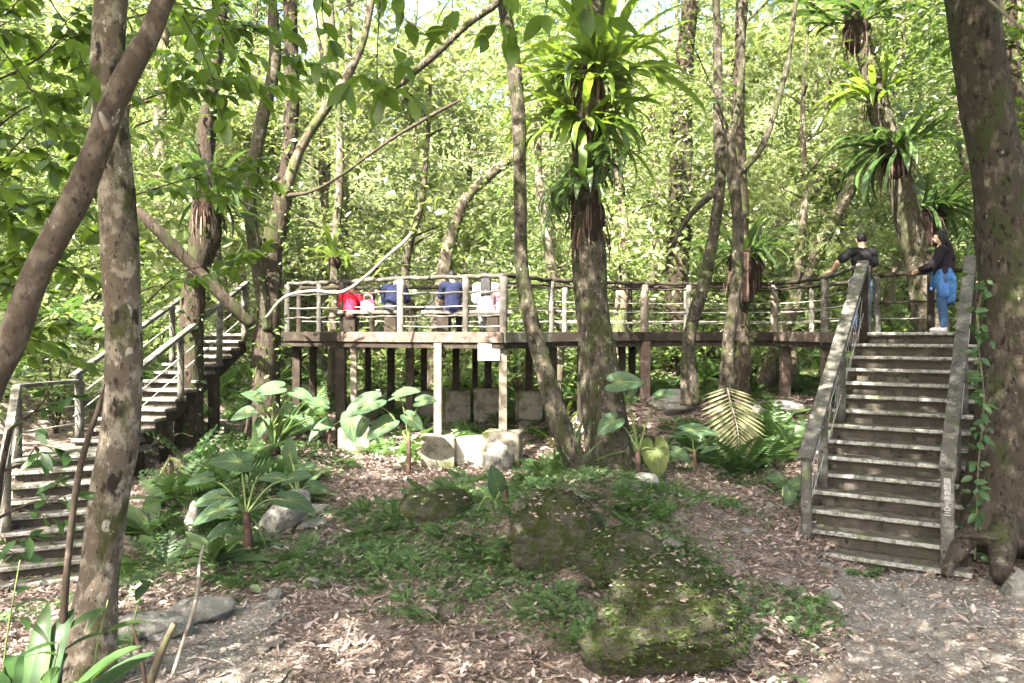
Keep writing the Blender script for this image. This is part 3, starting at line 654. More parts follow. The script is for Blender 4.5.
# 1 pale trunk at the left front, with the high canopy over the path and a limb that hangs into the picture
t1, P1, R1 = tree_px('tree', 'stout pale lichen-spotted trunk at left front, crossed by the leaning brown trunk', [(78, 700, 5.35, 92), (88, 655, 5.4, 60), (95, 610, 5.45, 46), (101, 560, 5.5, 41), (110, 490, 5.5, 40), (119, 440, 5.5, 41), (123, 380, 5.5, 38), (122, 300, 5.5, 36), (117, 200, 5.55, 37), (108, 100, 5.6, 34), (111, 0, 5.65, 33)], 'bark_pale', 26, .045, .12, 10, 3, up=[(-2.7, 5.7, 4.6, .10), (-2.3, 5.6, 6.6, .06)])
r = np.random.default_rng(11)
lf = MB(); tw = MB()
crown_cloud(lf, (-2.6, 3.6, 6.6), (4.6, 5.0, 1.6), 230, 75, .21, r, KITE, .75); crown_cloud(lf, (-7.6, 2.2, 6.4), (3.6, 5.0, 1.5), 150, 75, .21, r, KITE, .75)  # second cloud: unseen leaf mass added to the left to shade the ground
for k in range(9):
    a = k * .7; tube(tw, [P1[-2], P1[-2] + np.array([math.cos(a) * 1.5, math.sin(a) * 1.5, .9]), P1[-2] + np.array([math.cos(a) * 3.3, math.sin(a) * 3.3, 1.8 + .3 * math.sin(k * 3)])], [.06, .035, .012], 7, .2)
cr1 = part(lf, 'crown', MT['leaf_canopy'], t1); part(tw, 'crown_limbs', MT['bark_pale'], t1)
# 2 leaning trunk
t2, P2, R2 = tree_px('tree', 'slanting brown trunk with white lichen spots leaning across the upper left corner', [(-150, 700, 4.75, 44), (-60, 520, 4.75, 38), (-12, 390, 4.75, 31), (12, 340, 4.75, 30), (38, 270, 4.72, 27), (80, 190, 4.7, 28), (115, 100, 4.65, 25), (140, 50, 4.6, 23), (163, 0, 4.6, 21)], 'bark_brown', 22, .045, .08, 9, 12, up=[(-1.3, 4.4, 3.6, .05), (-.7, 3.9, 5.2, .03)])
limb(t2, [(108, 130, 4.62, 8), (103, 118, 4.6, 7), (101, 112, 4.6, 5)], 'bleached', 'branch_stub')
lf = MB(); crown_cloud(lf, (-1.6, -.6, 6.4), (6.0, 3.6, 1.3), 210, 75, .22, r, KITE, .7); part(lf, 'crown', MT['leaf_canopy'], t2)
# 3 slim curved trunk in the middle
t3, P3, R3 = tree_px('tree', 'slim curved trunk before the deck, bleached near its top and sweeping right below', [(590, 492, 11.3, 40), (580, 472, 11.35, 30), (562, 430, 11.4, 24), (547, 380, 11.45, 20), (533, 330, 11.5, 18), (522, 270, 11.5, 15), (520, 200, 11.5, 14), (519, 130, 11.5, 15), (513, 60, 11.5, 16), (503, 0, 11.5, 14)], 'bark_mossy', 18, .06, .14, 11, 20, up=[(-.3, 11.4, 6.2, .09), (-.2, 11.2, 8, .05)])
lf = MB(); crown_cloud(lf, (.3, 9.2, 7.9), (2.6, 2.0, 1.2), 60, 75, .18, r, KITE, .7); part(lf, 'crown', MT['leaf_canopy'], t3)
limb(t3, [(507, -16, 11.4, 9), (495, 4, 11.3, 8), (470, 22, 11.2, 7), (440, 50, 11.1, 8), (412, 74, 11, 7), (395, 90, 11, 3)], 'bark_mossy', seed=10, rough=.22)
# 4 trunk with the big bright nest ferns
t4, P4, R4 = tree_px('tree', 'straight dark trunk in the middle wrapped in brown root matting below bright nest ferns', [(615, 490, 11.9, 78), (612, 470, 11.95, 60), (606, 420, 12, 48), (597, 350, 12, 40), (590, 270, 12, 35), (587, 200, 12, 33), (590, 100, 12, 28), (598, 0, 12, 24)], 'bark_mossy', 24, .06, .16, 8, 27, up=[(1.4, 12, 6.5, .13), (1.5, 12.1, 9, .06)], lob=lambda u: .16 * (1 - u) ** 6)
lf = MB(); crown_cloud(lf, (1.6, 12.3, 9.4), (2.4, 2.0, 1.2), 34, 60, .17, r, KITE, .7); part(lf, 'crown', MT['leaf_canopy'], t4)
# 5 large trunk at right
t5, P5, R5 = tree_px('tree', 'thick dark trunk at the right edge beside the stairs, with spreading mossy roots', [(1012, 560, 8.9, 150), (1010, 535, 9, 108), (1012, 480, 9, 84), (1014, 400, 9, 70), (1010, 300, 9, 60), (1003, 200, 9, 55), (985, 100, 9, 52), (970, 0, 9, 48)], 'bark_big', 30, .06, .10, 7, 33, up=[(4.9, 9, 5.2, .22), (4.6, 8.8, 7.5, .12)], lob=lambda u: .22 * (1 - u) ** 9)
for k, rows in enumerate(([(990, 500, 8.85, 30), (972, 530, 8.7, 26), (955, 556, 8.5, 16), (945, 575, 8.3, 8)], [(1004, 520, 8.7, 30), (1002, 548, 8.45, 26), (1000, 580, 8.1, 14)], [(1024, 520, 8.8, 34), (1042, 560, 8.5, 26), (1060, 600, 8, 12)])):
    limb(t5, rows, 'bark_big', 'buttress_root', 12, .15, 40 + k)
lf = MB(); crown_cloud(lf, (5.0, 6.2, 7.6), (4.4, 4.8, 1.6), 210, 75, .21, r, KITE, .7); crown_cloud(lf, (2.6, 3.6, 6.2), (3.0, 3.2, 1.2), 120, 75, .21, r, KITE, .7); part(lf, 'crown', MT['leaf_canopy'], t5)  # second cloud: unseen leaves added towards the sun to shade trunk and stairs
tw = MB()
for k in range(8):
    a = k * .8; tube(tw, [P5[-2], P5[-2] + np.array([math.cos(a) * 1.6, math.sin(a) * 1.6, 1]), P5[-2] + np.array([math.cos(a) * 3.4, math.sin(a) * 3.4, 2.2])], [.10, .05, .015], 7, .2)
part(tw, 'crown_limbs', MT['bark_big'], t5)
# climbing leafy vine on its left flank
m = MB(); vl = MB(); pts = [at(975, 560, 8.55), at(978, 470, 8.6), at(984, 400, 8.62), at(977, 330, 8.62), at(983, 280, 8.62)]
tube(m, pts, .008, 6, .1); Pv = smooth_path(np.hstack([np.array(pts), np.zeros((5, 1))]), .02)[:, :3]
i = r.integers(0, len(Pv), 120); scatter(vl, LEAFW, Pv[i] + r.normal(0, .05, (120, 3)) * [1, .6, 1], rdirs(120, -.7, .2, r), unit(r.normal(0, .5, (120, 3)) + [-.2, -.8, .6]), r.uniform(.06, .17, 120))
v = part(m, 'climbing_vine', MT['vine'], t5); part(vl, 'vine_leaves', MT['leaf_deep'], t5, v)
# 6 fern-laden tree by the people at right
t6, P6, R6 = tree_px('tree', 'fern-laden trunk leaning left behind the man and the woman at right', [(946, 430, 15.5, 46), (938, 370, 15.5, 36), (932, 325, 15.5, 33), (920, 270, 15.5, 30), (908, 220, 15.5, 29), (895, 160, 15.5, 26), (880, 110, 15.5, 23), (865, 50, 15.5, 21), (848, 0, 15.5, 18)], 'bark_mossy', 18, .08, .14, 9, 45, up=[(6.2, 15.4, 8, .14), (5.8, 15.2, 10, .08)])
lf = MB(); crown_cloud(lf, (6.0, 15, 9.6), (2.4, 2.2, 1.3), 34, 60, .18, r, KITE, .8); part(lf, 'crown', MT['leaf_bg2'], t6)
# 7 vine-wrapped dark trunk at the left end of the deck
t7, P7, R7 = tree_px('tree', 'twisted trunk draped in leafy vines at the left end of the boardwalk', [(262, 440, 14.6, 44), (265, 400, 14.6, 32), (268, 330, 14.6, 27), (270, 260, 14.6, 23), (281, 205, 14.6, 19), (290, 150, 14.6, 16), (292, 80, 14.6, 15), (290, 0, 14.6, 14)], 'bark_dark', 16, .07, .25, 9, 52, up=[(-4, 14.6, 7.5, .1), (-3.8, 14.4, 9, .05)])
limb(t7, [(281, 205, 14.55, 12), (300, 150, 14.5, 10), (325, 110, 14.4, 9), (342, 85, 14.4, 9), (362, 45, 14.4, 8), (372, -5, 14.4, 8)], 'bark_bg', seed=3, rough=.2)
limb(t7, [(283, 196, 14.5, 5), (310, 192, 14.3, 2.5), (340, 176, 14, 2.5), (372, 153, 13.6, 3), (395, 137, 13.5, 3), (425, 119, 13.5, 3.5), (447, 107, 13.5, 3), (461, 100, 13.5, 2)], 'twig', seed=9, rough=.2)
limb(t7, [(268, 330, 14.4, 10), (258, 270, 14.4, 12), (250, 200, 14.4, 12), (262, 120, 14.5, 13), (275, 60, 14.5, 12), (270, -10, 14.6, 10)], 'bark_mossy', seed=4)
vl = MB(); Pv = smooth_path(np.hstack([P7, R7[:, None]]), .03); i = r.integers(0, int(len(Pv) * .85), 900); n = 900
scatter(vl, LEAFW, Pv[i, :3] + unit(r.normal(size=(n, 3)) * [1, 1, .3]) * (Pv[i, 3:4] + r.exponential(.07, (n, 1))), rdirs(n, -.8, .1, r), rups(n, .7, r), r.uniform(.05, .13, n)); part(vl, 'vine_leaves', MT['leaf_bg2'], t7)
lf = MB(); crown_cloud(lf, (-4, 14.6, 8.6), (2.4, 2.0, 1.5), 34, 60, .17, r, KITE, .8); part(lf, 'crown', MT['leaf_bg2'], t7)
# 8 dark trunk with a nest fern behind the upper stairs
t8, P8, R8 = tree_px('tree', 'dark shaggy trunk rising behind the left upper stairs with a fern collar', [(188, 470, 13.6, 34), (190, 400, 13.6, 26), (192, 320, 13.6, 24), (198, 270, 13.6, 24), (206, 230, 13.6, 30), (206, 195, 13.6, 26), (205, 140, 13.6, 18), (214, 70, 13.6, 14), (222, 0, 13.6, 12)], 'bark_dark', 18, .08, .28, 11, 60, up=[(-4.8, 13.6, 7.4, .08)])
limb(t8, [(138, 210, 12.6, 7), (150, 222, 12.6, 11), (175, 248, 12.8, 12), (205, 278, 13, 12), (232, 306, 13.2, 13), (252, 325, 13.4, 12)], 'bark_dark', 'leaning_limb', seed=8, rough=.2)
lf = MB(); crown_cloud(lf, (-5.2, 13.4, 7.6), (2.4, 2.0, 1.3), 34, 60, .17, r, KITE, .8); part(lf, 'crown', MT['leaf_bg2'], t8)
vl = MB(); Pv = smooth_path(np.hstack([P8, R8[:, None]]), .03); n = 520; i = r.integers(0, len(Pv), n); scatter(vl, LEAFW, Pv[i, :3] + unit(r.normal(size=(n, 3)) * [1, 1, .3]) * (Pv[i, 3:4] + r.exponential(.06, (n, 1))), rdirs(n, -.8, .1, r), rups(n, .7, r), r.uniform(.05, .14, n)); part(vl, 'vine_leaves', MT['leaf_deep'], t8)
# 9, 10 pair of slender crossing trunks before the deck
t9, P9, R9 = tree_px('tree', 'left one of two slender mossy stems crossing in front of the deck railing', [(690, 405, 14, 20), (689, 340, 14, 14), (705, 280, 14, 13), (714, 230, 14, 12), (720, 180, 14, 12), (718, 110, 14, 11), (716, 0, 14, 9)], 'bark_mossy', 14, .07, .16, 10, 66, up=[(3.4, 14, 7.5, .05)])
limb(t9, [(720, 175, 14, 9), (735, 120, 14, 7), (742, 60, 14, 6), (740, -5, 14, 5)], 'bark_mossy', seed=9)
limb(t9, [(717, 190, 14, 8), (700, 205, 14.1, 7), (685, 222, 14.2, 5), (672, 246, 14.2, 3)], 'bark_mossy', seed=10)
lf = MB(); crown_cloud(lf, (3.6, 14, 8.2), (2.0, 1.8, 1.2), 26, 60, .15, r, KITE, .7); part(lf, 'crown', MT['leaf_bg'], t9)
t10, P10, R10 = tree_px('tree', 'right one of two slender mossy stems crossing in front of the deck railing', [(727, 400, 13.7, 18), (728, 345, 13.7, 13), (736, 285, 13.7, 12), (738, 225, 13.7, 12), (733, 175, 13.7, 14), (728, 130, 13.7, 9)], 'bark_mossy', 14, .07, .16, 10, 71)
limb(t10, [(733, 178, 13.7, 10), (760, 150, 13.7, 7), (775, 110, 13.7, 6), (788, 60, 13.8, 5), (796, 0, 13.8, 4)], 'bark_mossy', seed=11)
tw, lf = MB(), MB(); branchy(tw, lf, at(796, 0, 13.8), at(850, -60, 13.8), .02, 6, 9, .13, 501); branchy(tw, lf, at(728, 130, 13.7), at(690, 40, 13.6), .02, 6, 9, .13, 502)
part(tw, 'twigs', MT['twig'], t10); part(lf, 'crown', MT['leaf_bg2'], t10)
# dark trunk at the far right behind the thick one
t11, P11, R11 = tree_px('tree', 'half-hidden dark trunk at the far right edge behind the thick trunk', [(1030, 430, 13.5, 30), (1026, 300, 13.5, 26), (1022, 190, 13.5, 22), (1014, 90, 13.5, 18), (1008, 0, 13.5, 16)], 'bark_dark', 14, .1, .2, 9, 77, up=[(8.4, 13.5, 8, .08)])
lf = MB(); crown_cloud(lf, (8.8, 13.5, 6.2), (2.6, 2.2, 3.2), 70, 70, .17, r, KITE, .8); part(lf, 'crown', MT['leaf_bg2'], t11)

# trees just behind the deck
mids = [
 ('grey vine-clad trunk rising behind the middle of the deck', [(676, 410, 21, 32), (677, 300, 21, 27), (680, 200, 21, 25), (682, 100, 21, 22), (690, 0, 21, 20)], 'bark_dark', (0, 0)),
 ('mossy trunk slanting to the right behind the right deck railing', [(752, 420, 19.5, 22), (778, 345, 19.5, 18), (800, 290, 19.5, 16), (825, 235, 19.5, 14), (850, 190, 19.5, 13), (880, 120, 19.5, 11), (905, 40, 19.5, 9)], 'bark_bg', (1.5, 0)),
 ('pale trunk leaning right behind the seated pair', [(432, 400, 20.5, 22), (440, 300, 20.5, 17), (450, 240, 20.5, 15), (465, 200, 20.5, 13), (490, 175, 20.5, 11), (520, 150, 20.5, 9), (560, 100, 20.5, 7)], 'bark_bg', (.5, 0)),
 ('thin straight grey trunk between the vine-wrapped trunk and the seated red figure', [(343, 390, 24, 12), (345, 300, 24, 10), (344, 200, 24, 9), (347, 100, 24, 8), (350, 0, 24, 7)], 'bark_bg', (0, 0)),
 ('hidden trunk behind the crossing stems holding a dark nest fern', [(742, 410, 16.9, 20), (742, 300, 16.9, 16), (742, 220, 16.9, 15), (738, 120, 16.9, 13), (742, 0, 16.9, 11)], 'bark_dark', (0, 0)),
 ('slender pale stem left of the stairs top with a yellow-green fern', [(332, 420, 18.9, 12), (334, 300, 18.9, 10), (335, 250, 18.9, 10), (340, 150, 18.9, 8), (330, 0, 18.9, 6)], 'bark_bg', (0, 0)),
 ('slanting grey trunk rising right behind the crossing stems', [(700, 400, 22.5, 18), (745, 280, 22.5, 15), (780, 225, 22.5, 13), (812, 190, 22.5, 11), (850, 150, 22.5, 9), (880, 60, 22.5, 8)], 'bark_bg', (.5, 0)),
 ('pale straight trunk far behind the slim curved trunk', [(560, 400, 26, 14), (556, 300, 26, 12), (548, 200, 26, 11), (545, 100, 26, 10), (540, 0, 26, 9)], 'bark_bg', (0, 0)),
 ('two-metre-thick looking blotched trunk hazy behind the left fern collar', [(150, 400, 22, 20), (158, 300, 22, 17), (162, 200, 22, 15), (160, 100, 22, 14), (166, 0, 22, 12)], 'bark_bg', (0, 0)),
]
mids[8] = ('pale blotched trunk far behind the shaggy left trunk', mids[8][1], 'bark_bg', (0, 0))
mid_t = []
for k, (lab, rows, mat, off) in enumerate(mids):
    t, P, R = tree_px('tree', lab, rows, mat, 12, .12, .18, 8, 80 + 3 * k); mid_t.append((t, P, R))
    lf = MB(); e = P[-1]
    crown_cloud(lf, e + np.array([off[0], 0, 1.6]), (2.3, 2.0, 1.6), 30, 60, .17, r, KITE if k % 2 else KITEN, .8)
    n = 420; Pv = smooth_path(np.hstack([P, R[:, None]]), .05); i = r.integers(0, len(Pv), n); vl = MB(); scatter(vl, LEAFW, Pv[i, :3] + unit(r.normal(size=(n, 3)) * [1, 1, .3]) * (Pv[i, 3:4] + r.exponential(.10, (n, 1))), rdirs(n, -.8, .1, r), rups(n, .7, r), r.uniform(.07, .16, n)); part(vl, 'vine_leaves', MT['leaf_bg2'], t)
    for j in range(5):
        h = P[len(P) - 1 - j % 3] + np.array([0, 0, r.uniform(-.6, .6)]); a = r.uniform(0, 2 * PI); tip = h + np.array([math.cos(a) * 1.7, math.sin(a) * 1.2, r.uniform(.2, 1)])
        tw, l2 = MB(), MB(); branchy(tw, l2, h, tip, .022, 5, 8, .15, 900 + k * 17 + j, KITE, .7); bb = part(tw, 'branch', MT['bark_bg'], t); part(l2, 'leaves', MT['leaf_bg' if k % 3 else 'leaf_bg2'], t, bb)
    part(lf, 'crown', MT['leaf_bg' if k % 3 else 'leaf_bg2'], t)

# ------------------------------------------------------------------ forest behind: kinds of tree, then copies, each its own crown and trunk
def forest_tree(seed, h, leafT, L, mat, bark, label, low=.12, wide=2.1, clumps=120, per=70, lean=.5, flat=.7):
    r = np.random.default_rng(seed); t = thing('tree', label[0], 'tree', (0, 0, 0), label[1]); m = MB()
    P = [np.zeros(3) + [0, 0, -.4]]; n = 6
    for i in range(1, n + 1): P.append(np.array([lean * (i / n) ** 1.5 * r.uniform(.5, 1.2) + r.normal(0, .12), r.normal(0, .14), h * i / n]))
    P = np.array(P); tube(m, P, np.linspace(.15, .025, n + 1) * h / 10, 10, .3, .15, 6, seed)
    lf = MB(); Cs = []
    for k in range(11):
        u = r.uniform(max(low, .2), .95); j = u * n; b = P[0] * 0 + np.array([np.interp(j, range(n + 1), P[:, a]) for a in range(3)])
        a = k * 2.4 + r.uniform(-.4, .4); l = wide * (1.15 - u * .65) * r.uniform(.7, 1.2); e = b + np.array([math.cos(a) * l, math.sin(a) * l, l * r.uniform(.1, .6)])
        tube(m, [b, (b + e) / 2 + [0, 0, .12 * l], e], [.035, .022, .006], 6, .3); Cs += [b * (1 - q) + e * q for q in (.55, .8, 1, 1.1)]
    part(m, 'trunk', MT[bark], t)
    Cs = np.array(Cs); Q = Cs[r.integers(0, len(Cs), clumps)] + r.normal(0, .38, (clumps, 3))
    for z in np.linspace(low * h, h * .6, clumps // 3):
        a = r.uniform(0, 2 * PI); q = r.uniform(.3, wide); Q = np.vstack([Q, [math.cos(a) * q, math.sin(a) * q, z]])
    pp = np.repeat(Q, per, 0) + r.normal(size=(len(Q) * per, 3)) * np.repeat(r.uniform(.14, .46, len(Q)), per)[:, None] * [1, 1, flat]
    nn = len(pp); scatter(lf, leafT, pp, rdirs(nn, -.8, .3, r), rups(nn, .6, r), L * r.uniform(.6, 1.25, nn)); part(lf, 'crown', MT[mat], t)
    return t
kinds = [
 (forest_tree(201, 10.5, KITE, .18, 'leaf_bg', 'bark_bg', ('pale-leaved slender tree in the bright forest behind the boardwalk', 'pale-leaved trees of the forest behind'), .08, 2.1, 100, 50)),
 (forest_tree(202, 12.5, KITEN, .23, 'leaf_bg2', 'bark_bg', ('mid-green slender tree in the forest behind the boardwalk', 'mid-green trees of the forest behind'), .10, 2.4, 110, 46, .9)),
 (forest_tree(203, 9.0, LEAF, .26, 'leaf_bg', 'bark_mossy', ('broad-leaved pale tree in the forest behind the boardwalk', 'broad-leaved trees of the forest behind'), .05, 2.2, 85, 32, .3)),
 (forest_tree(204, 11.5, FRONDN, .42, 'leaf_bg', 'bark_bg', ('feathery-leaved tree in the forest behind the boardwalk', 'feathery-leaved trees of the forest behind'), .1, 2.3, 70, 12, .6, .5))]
rf = np.random.default_rng(77); placed = []
cnt = [0] * 4
rows_ = [(20.5, 9), (23.5, 10), (27.5, 9), (32.5, 10), (39, 11), (47, 13)]
for y0, n in rows_:
    for i in range(n):
        x = ((i + .5 + rf.uniform(-.38, .38)) / n - .5) * 2 * y0 * .78; y = y0 + rf.uniform(-1.2, 1.2)
        k = int(rf.choice([0, 0, 1, 2, 3])); s = rf.uniform(.8, 1.25)
        if y < 24 and -1.5 < x < 2.5 and i % 2: continue
        src = kinds[k]; loc = (x, y, g1(x, y) - .1)
        if cnt[k] == 0: o = src; o.location = loc; o.rotation_euler = (0, 0, rf.uniform(0, 6.28)); o.scale = (s, s, s)
        else: dup(src, loc, rf.uniform(0, 6.28), s)
        cnt[k] += 1
# side trees that close the picture left and right, nearer than the deck
for (x, y, k, s) in ((-9.2, 13.5, 1, .85), (-8.6, 17.5, 2, .9), (-10.5, 10.5, 2, .9), (9.8, 16, 1, .8), (11.2, 13.4, 2, .85), (-7.6, 20.5, 0, .9), (9.4, 19.5, 0, .9)):
    dup(kinds[k], (x, y, g1(x, y) - .1), rf.uniform(0, 6.28), s)
# understorey shrubs
def shrub(seed, h, T, L, mat, label, group, n=90, per=16, stems=7):
    r = np.random.default_rng(seed); t = thing('shrub', label, 'shrub', (0, 0, 0), group); m = MB(); lf = MB()
    for k in range(stems):
        a = r.uniform(0, 6.28); e = np.array([math.cos(a) * h * .45 * r.uniform(.3, 1), math.sin(a) * h * .45 * r.uniform(.3, 1), h * r.uniform(.6, 1)])
        tube(m, [(0, 0, -.1), e * [.4, .4, .6], e], [.02, .013, .004], 6, .15)
        c = e[None] * np.linspace(.35, 1.05, n // stems)[:, None] + r.normal(0, .16 * h, (n // stems, 3)) * [1, 1, .5]
        p = np.repeat(c, per, 0) + r.normal(0, .10 * h, (len(c) * per, 3)); scatter(lf, T, p, rdirs(len(p), -.6, .4, r), rups(len(p), .5, r), L * r.uniform(.6, 1.2, len(p)))
    part(m, 'stems', MT['twig'], t); part(lf, 'foliage', MT[mat], t); return t
sh = [shrub(301, 1.9, KITE, .13, 'leaf_bg', 'pale leafy shrub on the forest floor behind the boardwalk', 'pale shrubs behind the boardwalk'),
      shrub(302, 1.5, FRONDN, .42, 'leaf_bg2', 'feathery fern shrub on the forest floor behind the boardwalk', 'feathery shrubs behind the boardwalk', 56, 4),
      shrub(303, 1.6, LEAF, .19, 'leaf_bg2', 'broad-leaved green shrub on the forest floor behind the boardwalk', 'broad-leaved shrubs behind the boardwalk', 70, 7)]
cn = [0, 0, 0]
for y0, n in ((19.6, 13), (21.8, 14), (25, 16), (29, 16), (34, 14)):
    for i in range(n):
        x = ((i + .5 + rf.uniform(-.45, .45)) / n - .5) * 2 * y0 * .72; y = y0 + rf.uniform(-.8, .8); k = int(rf.integers(0, 3)); s = rf.uniform(.7, 1.35)
        loc = (x, y, g1(x, y) - .05)
        if cn[k] == 0: sh[k].location = loc; sh[k].scale = (s, s, s)
        else: dup(sh[k], loc, rf.uniform(0, 6.28), s)
        cn[k] += 1
for i, (x, y, k, s) in enumerate(((-8.2, 11.6, 2, .9), (-9.0, 9.6, 1, 1), (-8.0, 14.0, 0, 1), (-9.8, 12.6, 2, 1.1), (-7.8, 16.4, 1, 1), (-10.5, 8.2, 0, .9), (-8.9, 7.4, 2, .7), (-11.2, 15, 1, 1.2), (8.6, 11.4, 1, .9), (9.4, 9.4, 2, .8), (9.2, 13.2, 0, 1), (10.6, 11, 1, 1.1), (8.2, 15, 2, .9))):
    dup(sh[k], (x, y, g1(x, y) - .05), rf.uniform(0, 6.28), s, ('leafy shrub on the bank beyond the left stairs', 'leafy shrub on the bank behind the thick right trunk')[x > 0])['group'] = ('shrubs on the left bank', 'shrubs on the right bank')[x > 0]
# far wood on the hillside: one mass
m = MB(); rr_ = np.random.default_rng(5); n = 1900
x = rr_.uniform(-62, 62, n); y = rr_.uniform(54, 84, n); z = gz(x, y, False) + rr_.uniform(.5, 9, n)
pp = np.repeat(np.stack([x, y, z], -1), 22, 0) + rr_.normal(0, .9, (n * 22, 3)); scatter(m, KITE, pp, rdirs(len(pp), -.7, .4, rr_), rups(len(pp), .6, rr_), rr_.uniform(.5, 1.0, len(pp)))
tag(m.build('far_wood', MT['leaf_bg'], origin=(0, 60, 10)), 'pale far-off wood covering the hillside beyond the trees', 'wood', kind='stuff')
# ------------------------------------------------------------------ bird's nest ferns (perched on trunks, each a thing)
def strap(mb, base, az, el, L, w, droop, r, seg=9, wave=.0):
    """one arching strap frond"""
    h = np.array([math.cos(az), math.sin(az), 0.]); s = np.array([-h[1], h[0], 0]); p = np.array(base, float); e = el; V = []
    tw_ = r.normal(0, .25)
    for i in range(seg + 1):
        u = i / seg; ww = w / 2 * (math.sin(PI * min(1, .10 + .86 * u)) ** .75 if u < .97 else .05); ww *= 1 + wave * math.sin(u * 26 + az * 3)
        d = h * math.cos(e) + np.array([0, 0, math.sin(e)]); nn = -h * math.sin(e) + np.array([0, 0, math.cos(e)]); sd = s * math.cos(tw_ * u) + nn * math.sin(tw_ * u)
        V += [p - sd * ww + nn * ww * .35, p, p + sd * ww + nn * ww * .35]
        p = p + d * L / seg; e -= droop / seg * (.5 + u)
    k = np.arange(seg)[:, None] * 3
    Fq = np.concatenate([np.stack([k, k + 3, k + 4, k + 1], -1).reshape(-1, 4), np.stack([k + 1, k + 4, k + 5, k + 2], -1).reshape(-1, 4)])
    mb.add(V, Fq, True)
def nest_fern(label, c, L, n, mat, seed, el=(.35, 1.35), droop=(1.0, 2.2), w=.10, dead=10, root=.16, rooth=.3, azc=None, azw=PI, group=None):
    r = np.random.default_rng(seed); c = np.asarray(c, float); t = thing('nest_fern', label, 'fern', c, group)
    m = MB(); hearts = [np.zeros(3)] + ([np.array([r.uniform(-.22, .22), r.uniform(-.15, .1), r.uniform(-.28, .22)]) for k in range(3)] if n > 30 else [])
    lean = r.normal(0, .35, 2)
    for k in range(n):
        az = (r.uniform(0, 2 * PI) if azc is None else azc + r.uniform(-azw, azw)); b = c + hearts[k % len(hearts)] + np.array([math.cos(az), math.sin(az), 0]) * root * .7
        e = r.uniform(*el) + lean[0] * math.cos(az) + lean[1] * math.sin(az); l = L * r.choice([.45, .7, .9, 1.0, 1.15]) * r.uniform(.85, 1.1)
        strap(m, b, az, min(e, 1.5), l, w * r.uniform(.6, 1.2) * min(1, .5 + l / L * .5), r.uniform(*droop) * r.choice([.6, 1, 1.25]), r, wave=r.uniform(.04, .16))
    part(m, 'fronds', MT[mat], t)
    if dead:
        m = MB()
        for k in range(dead):
            az = r.uniform(0, 2 * PI) if azc is None else azc + r.uniform(-azw, azw)
            strap(m, c + np.array([math.cos(az) * root, math.sin(az) * root, -rooth * r.uniform(.1, .7)]), az, r.uniform(-1.5, -.9), L * r.uniform(.3, .7), w * r.uniform(.1, .32), r.uniform(.4, 1.2), r, 6)
        part(m, 'dead_fronds', MT['dead'], t)
    m = MB(); tube(m, [c + [0, 0, .05], c - [0, 0, rooth * .3], c - [0, 0, rooth * .8], c - [0, 0, rooth * 1.5]], [root * .5, root * .9, root * .8, root * .35], 20, .035, .55, 17, seed)
    part(m, 'root_mass', MT['roots'], t); return t
def tr(P, py):  # point on a trunk at a height of the photograph
    D = P[0][1]; z = -(py - HY) / F * D; o = np.argsort(P[:, 2]); return np.array([np.interp(z, P[o, 2], P[o, 0]), np.interp(z, P[o, 2], P[o, 1]), z])
nest_fern('largest bright yellow-green nest fern high on the middle trunk', tr(P4, 66), 1.3, 112, 'nest', 1, (-.2, 1.45), (.6, 2.2), .165, 40, .24, .5)
nest_fern('second bright nest fern just below the largest one on the middle trunk', tr(P4, 124), 1.15, 84, 'nest', 2, (-.3, 1.1), (.9, 2.4), .15, 40, .24, .5)
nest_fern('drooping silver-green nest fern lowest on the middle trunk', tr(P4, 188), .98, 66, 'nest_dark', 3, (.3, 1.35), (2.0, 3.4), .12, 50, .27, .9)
nest_fern('topmost nest fern on the leaning tree by the two standing people', tr(P6, 22), 1.35, 40, 'nest_dark', 4, (.1, 1.2), (.7, 1.6), .15, 24, .26, .4)
nest_fern('small nest fern between two larger ones on the leaning right tree', tr(P6, 92), 1.15, 54, 'nest', 5, (.2, 1.2), (.8, 1.9), .13, 20, .22, .3)
nest_fern('broad nest fern in the middle of the leaning right tree', tr(P6, 150) + [.05, -.1, 0], 1.35, 72, 'nest_dark', 6, (-.1, 1.2), (.8, 1.8), .14, 26, .28, .4)
nest_fern('dark spiky nest fern above the woman in the black jacket', tr(P6, 212) + [.42, -.15, 0], 1.3, 90, 'nest_dark', 7, (-.4, 1.1), (.8, 1.8), .10, 30, .26, .45, .1, 2.2)
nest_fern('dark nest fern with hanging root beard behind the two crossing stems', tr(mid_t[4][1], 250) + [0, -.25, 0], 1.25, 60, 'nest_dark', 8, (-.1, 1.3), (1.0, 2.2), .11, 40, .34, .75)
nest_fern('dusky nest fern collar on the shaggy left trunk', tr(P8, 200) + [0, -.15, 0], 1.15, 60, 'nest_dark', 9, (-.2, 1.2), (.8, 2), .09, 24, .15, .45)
nest_fern('small sunlit yellow nest fern behind the left end of the railing', tr(mid_t[5][1], 258), 1.0, 26, 'nest', 10, (.0, 1.2), (.8, 1.8), .09, 0, .15, .2)
c = at(28, 655, 4.0); nest_fern('broad bright nest fern on the ground at the lower left corner', np.array([c[0], 4.0, g1(c[0], 4.0) + .32]), .62, 20, 'leaf_deep', 11, (.3, 1.3), (.6, 1.7), .17, 4, .14, .3)
p = onground(575, 478, 11); nest_fern('low nest fern at the foot of the middle trunk', np.array([p[0], 11.2, g1(p[0], 11.2) + .1]), .75, 16, 'nest_dark', 12, (.5, 1.4), (.3, 1.2), .07, 2, .08, .15)
p = onground(560, 415, 13); nest_fern('sunlit yellow-green strap fern under the deck right of the slim trunk', np.array([.9, 15.2, g1(.9, 15.2) + .1]), .85, 20, 'nest', 13, (.6, 1.4), (.3, 1.2), .07, 0, .08, .15)
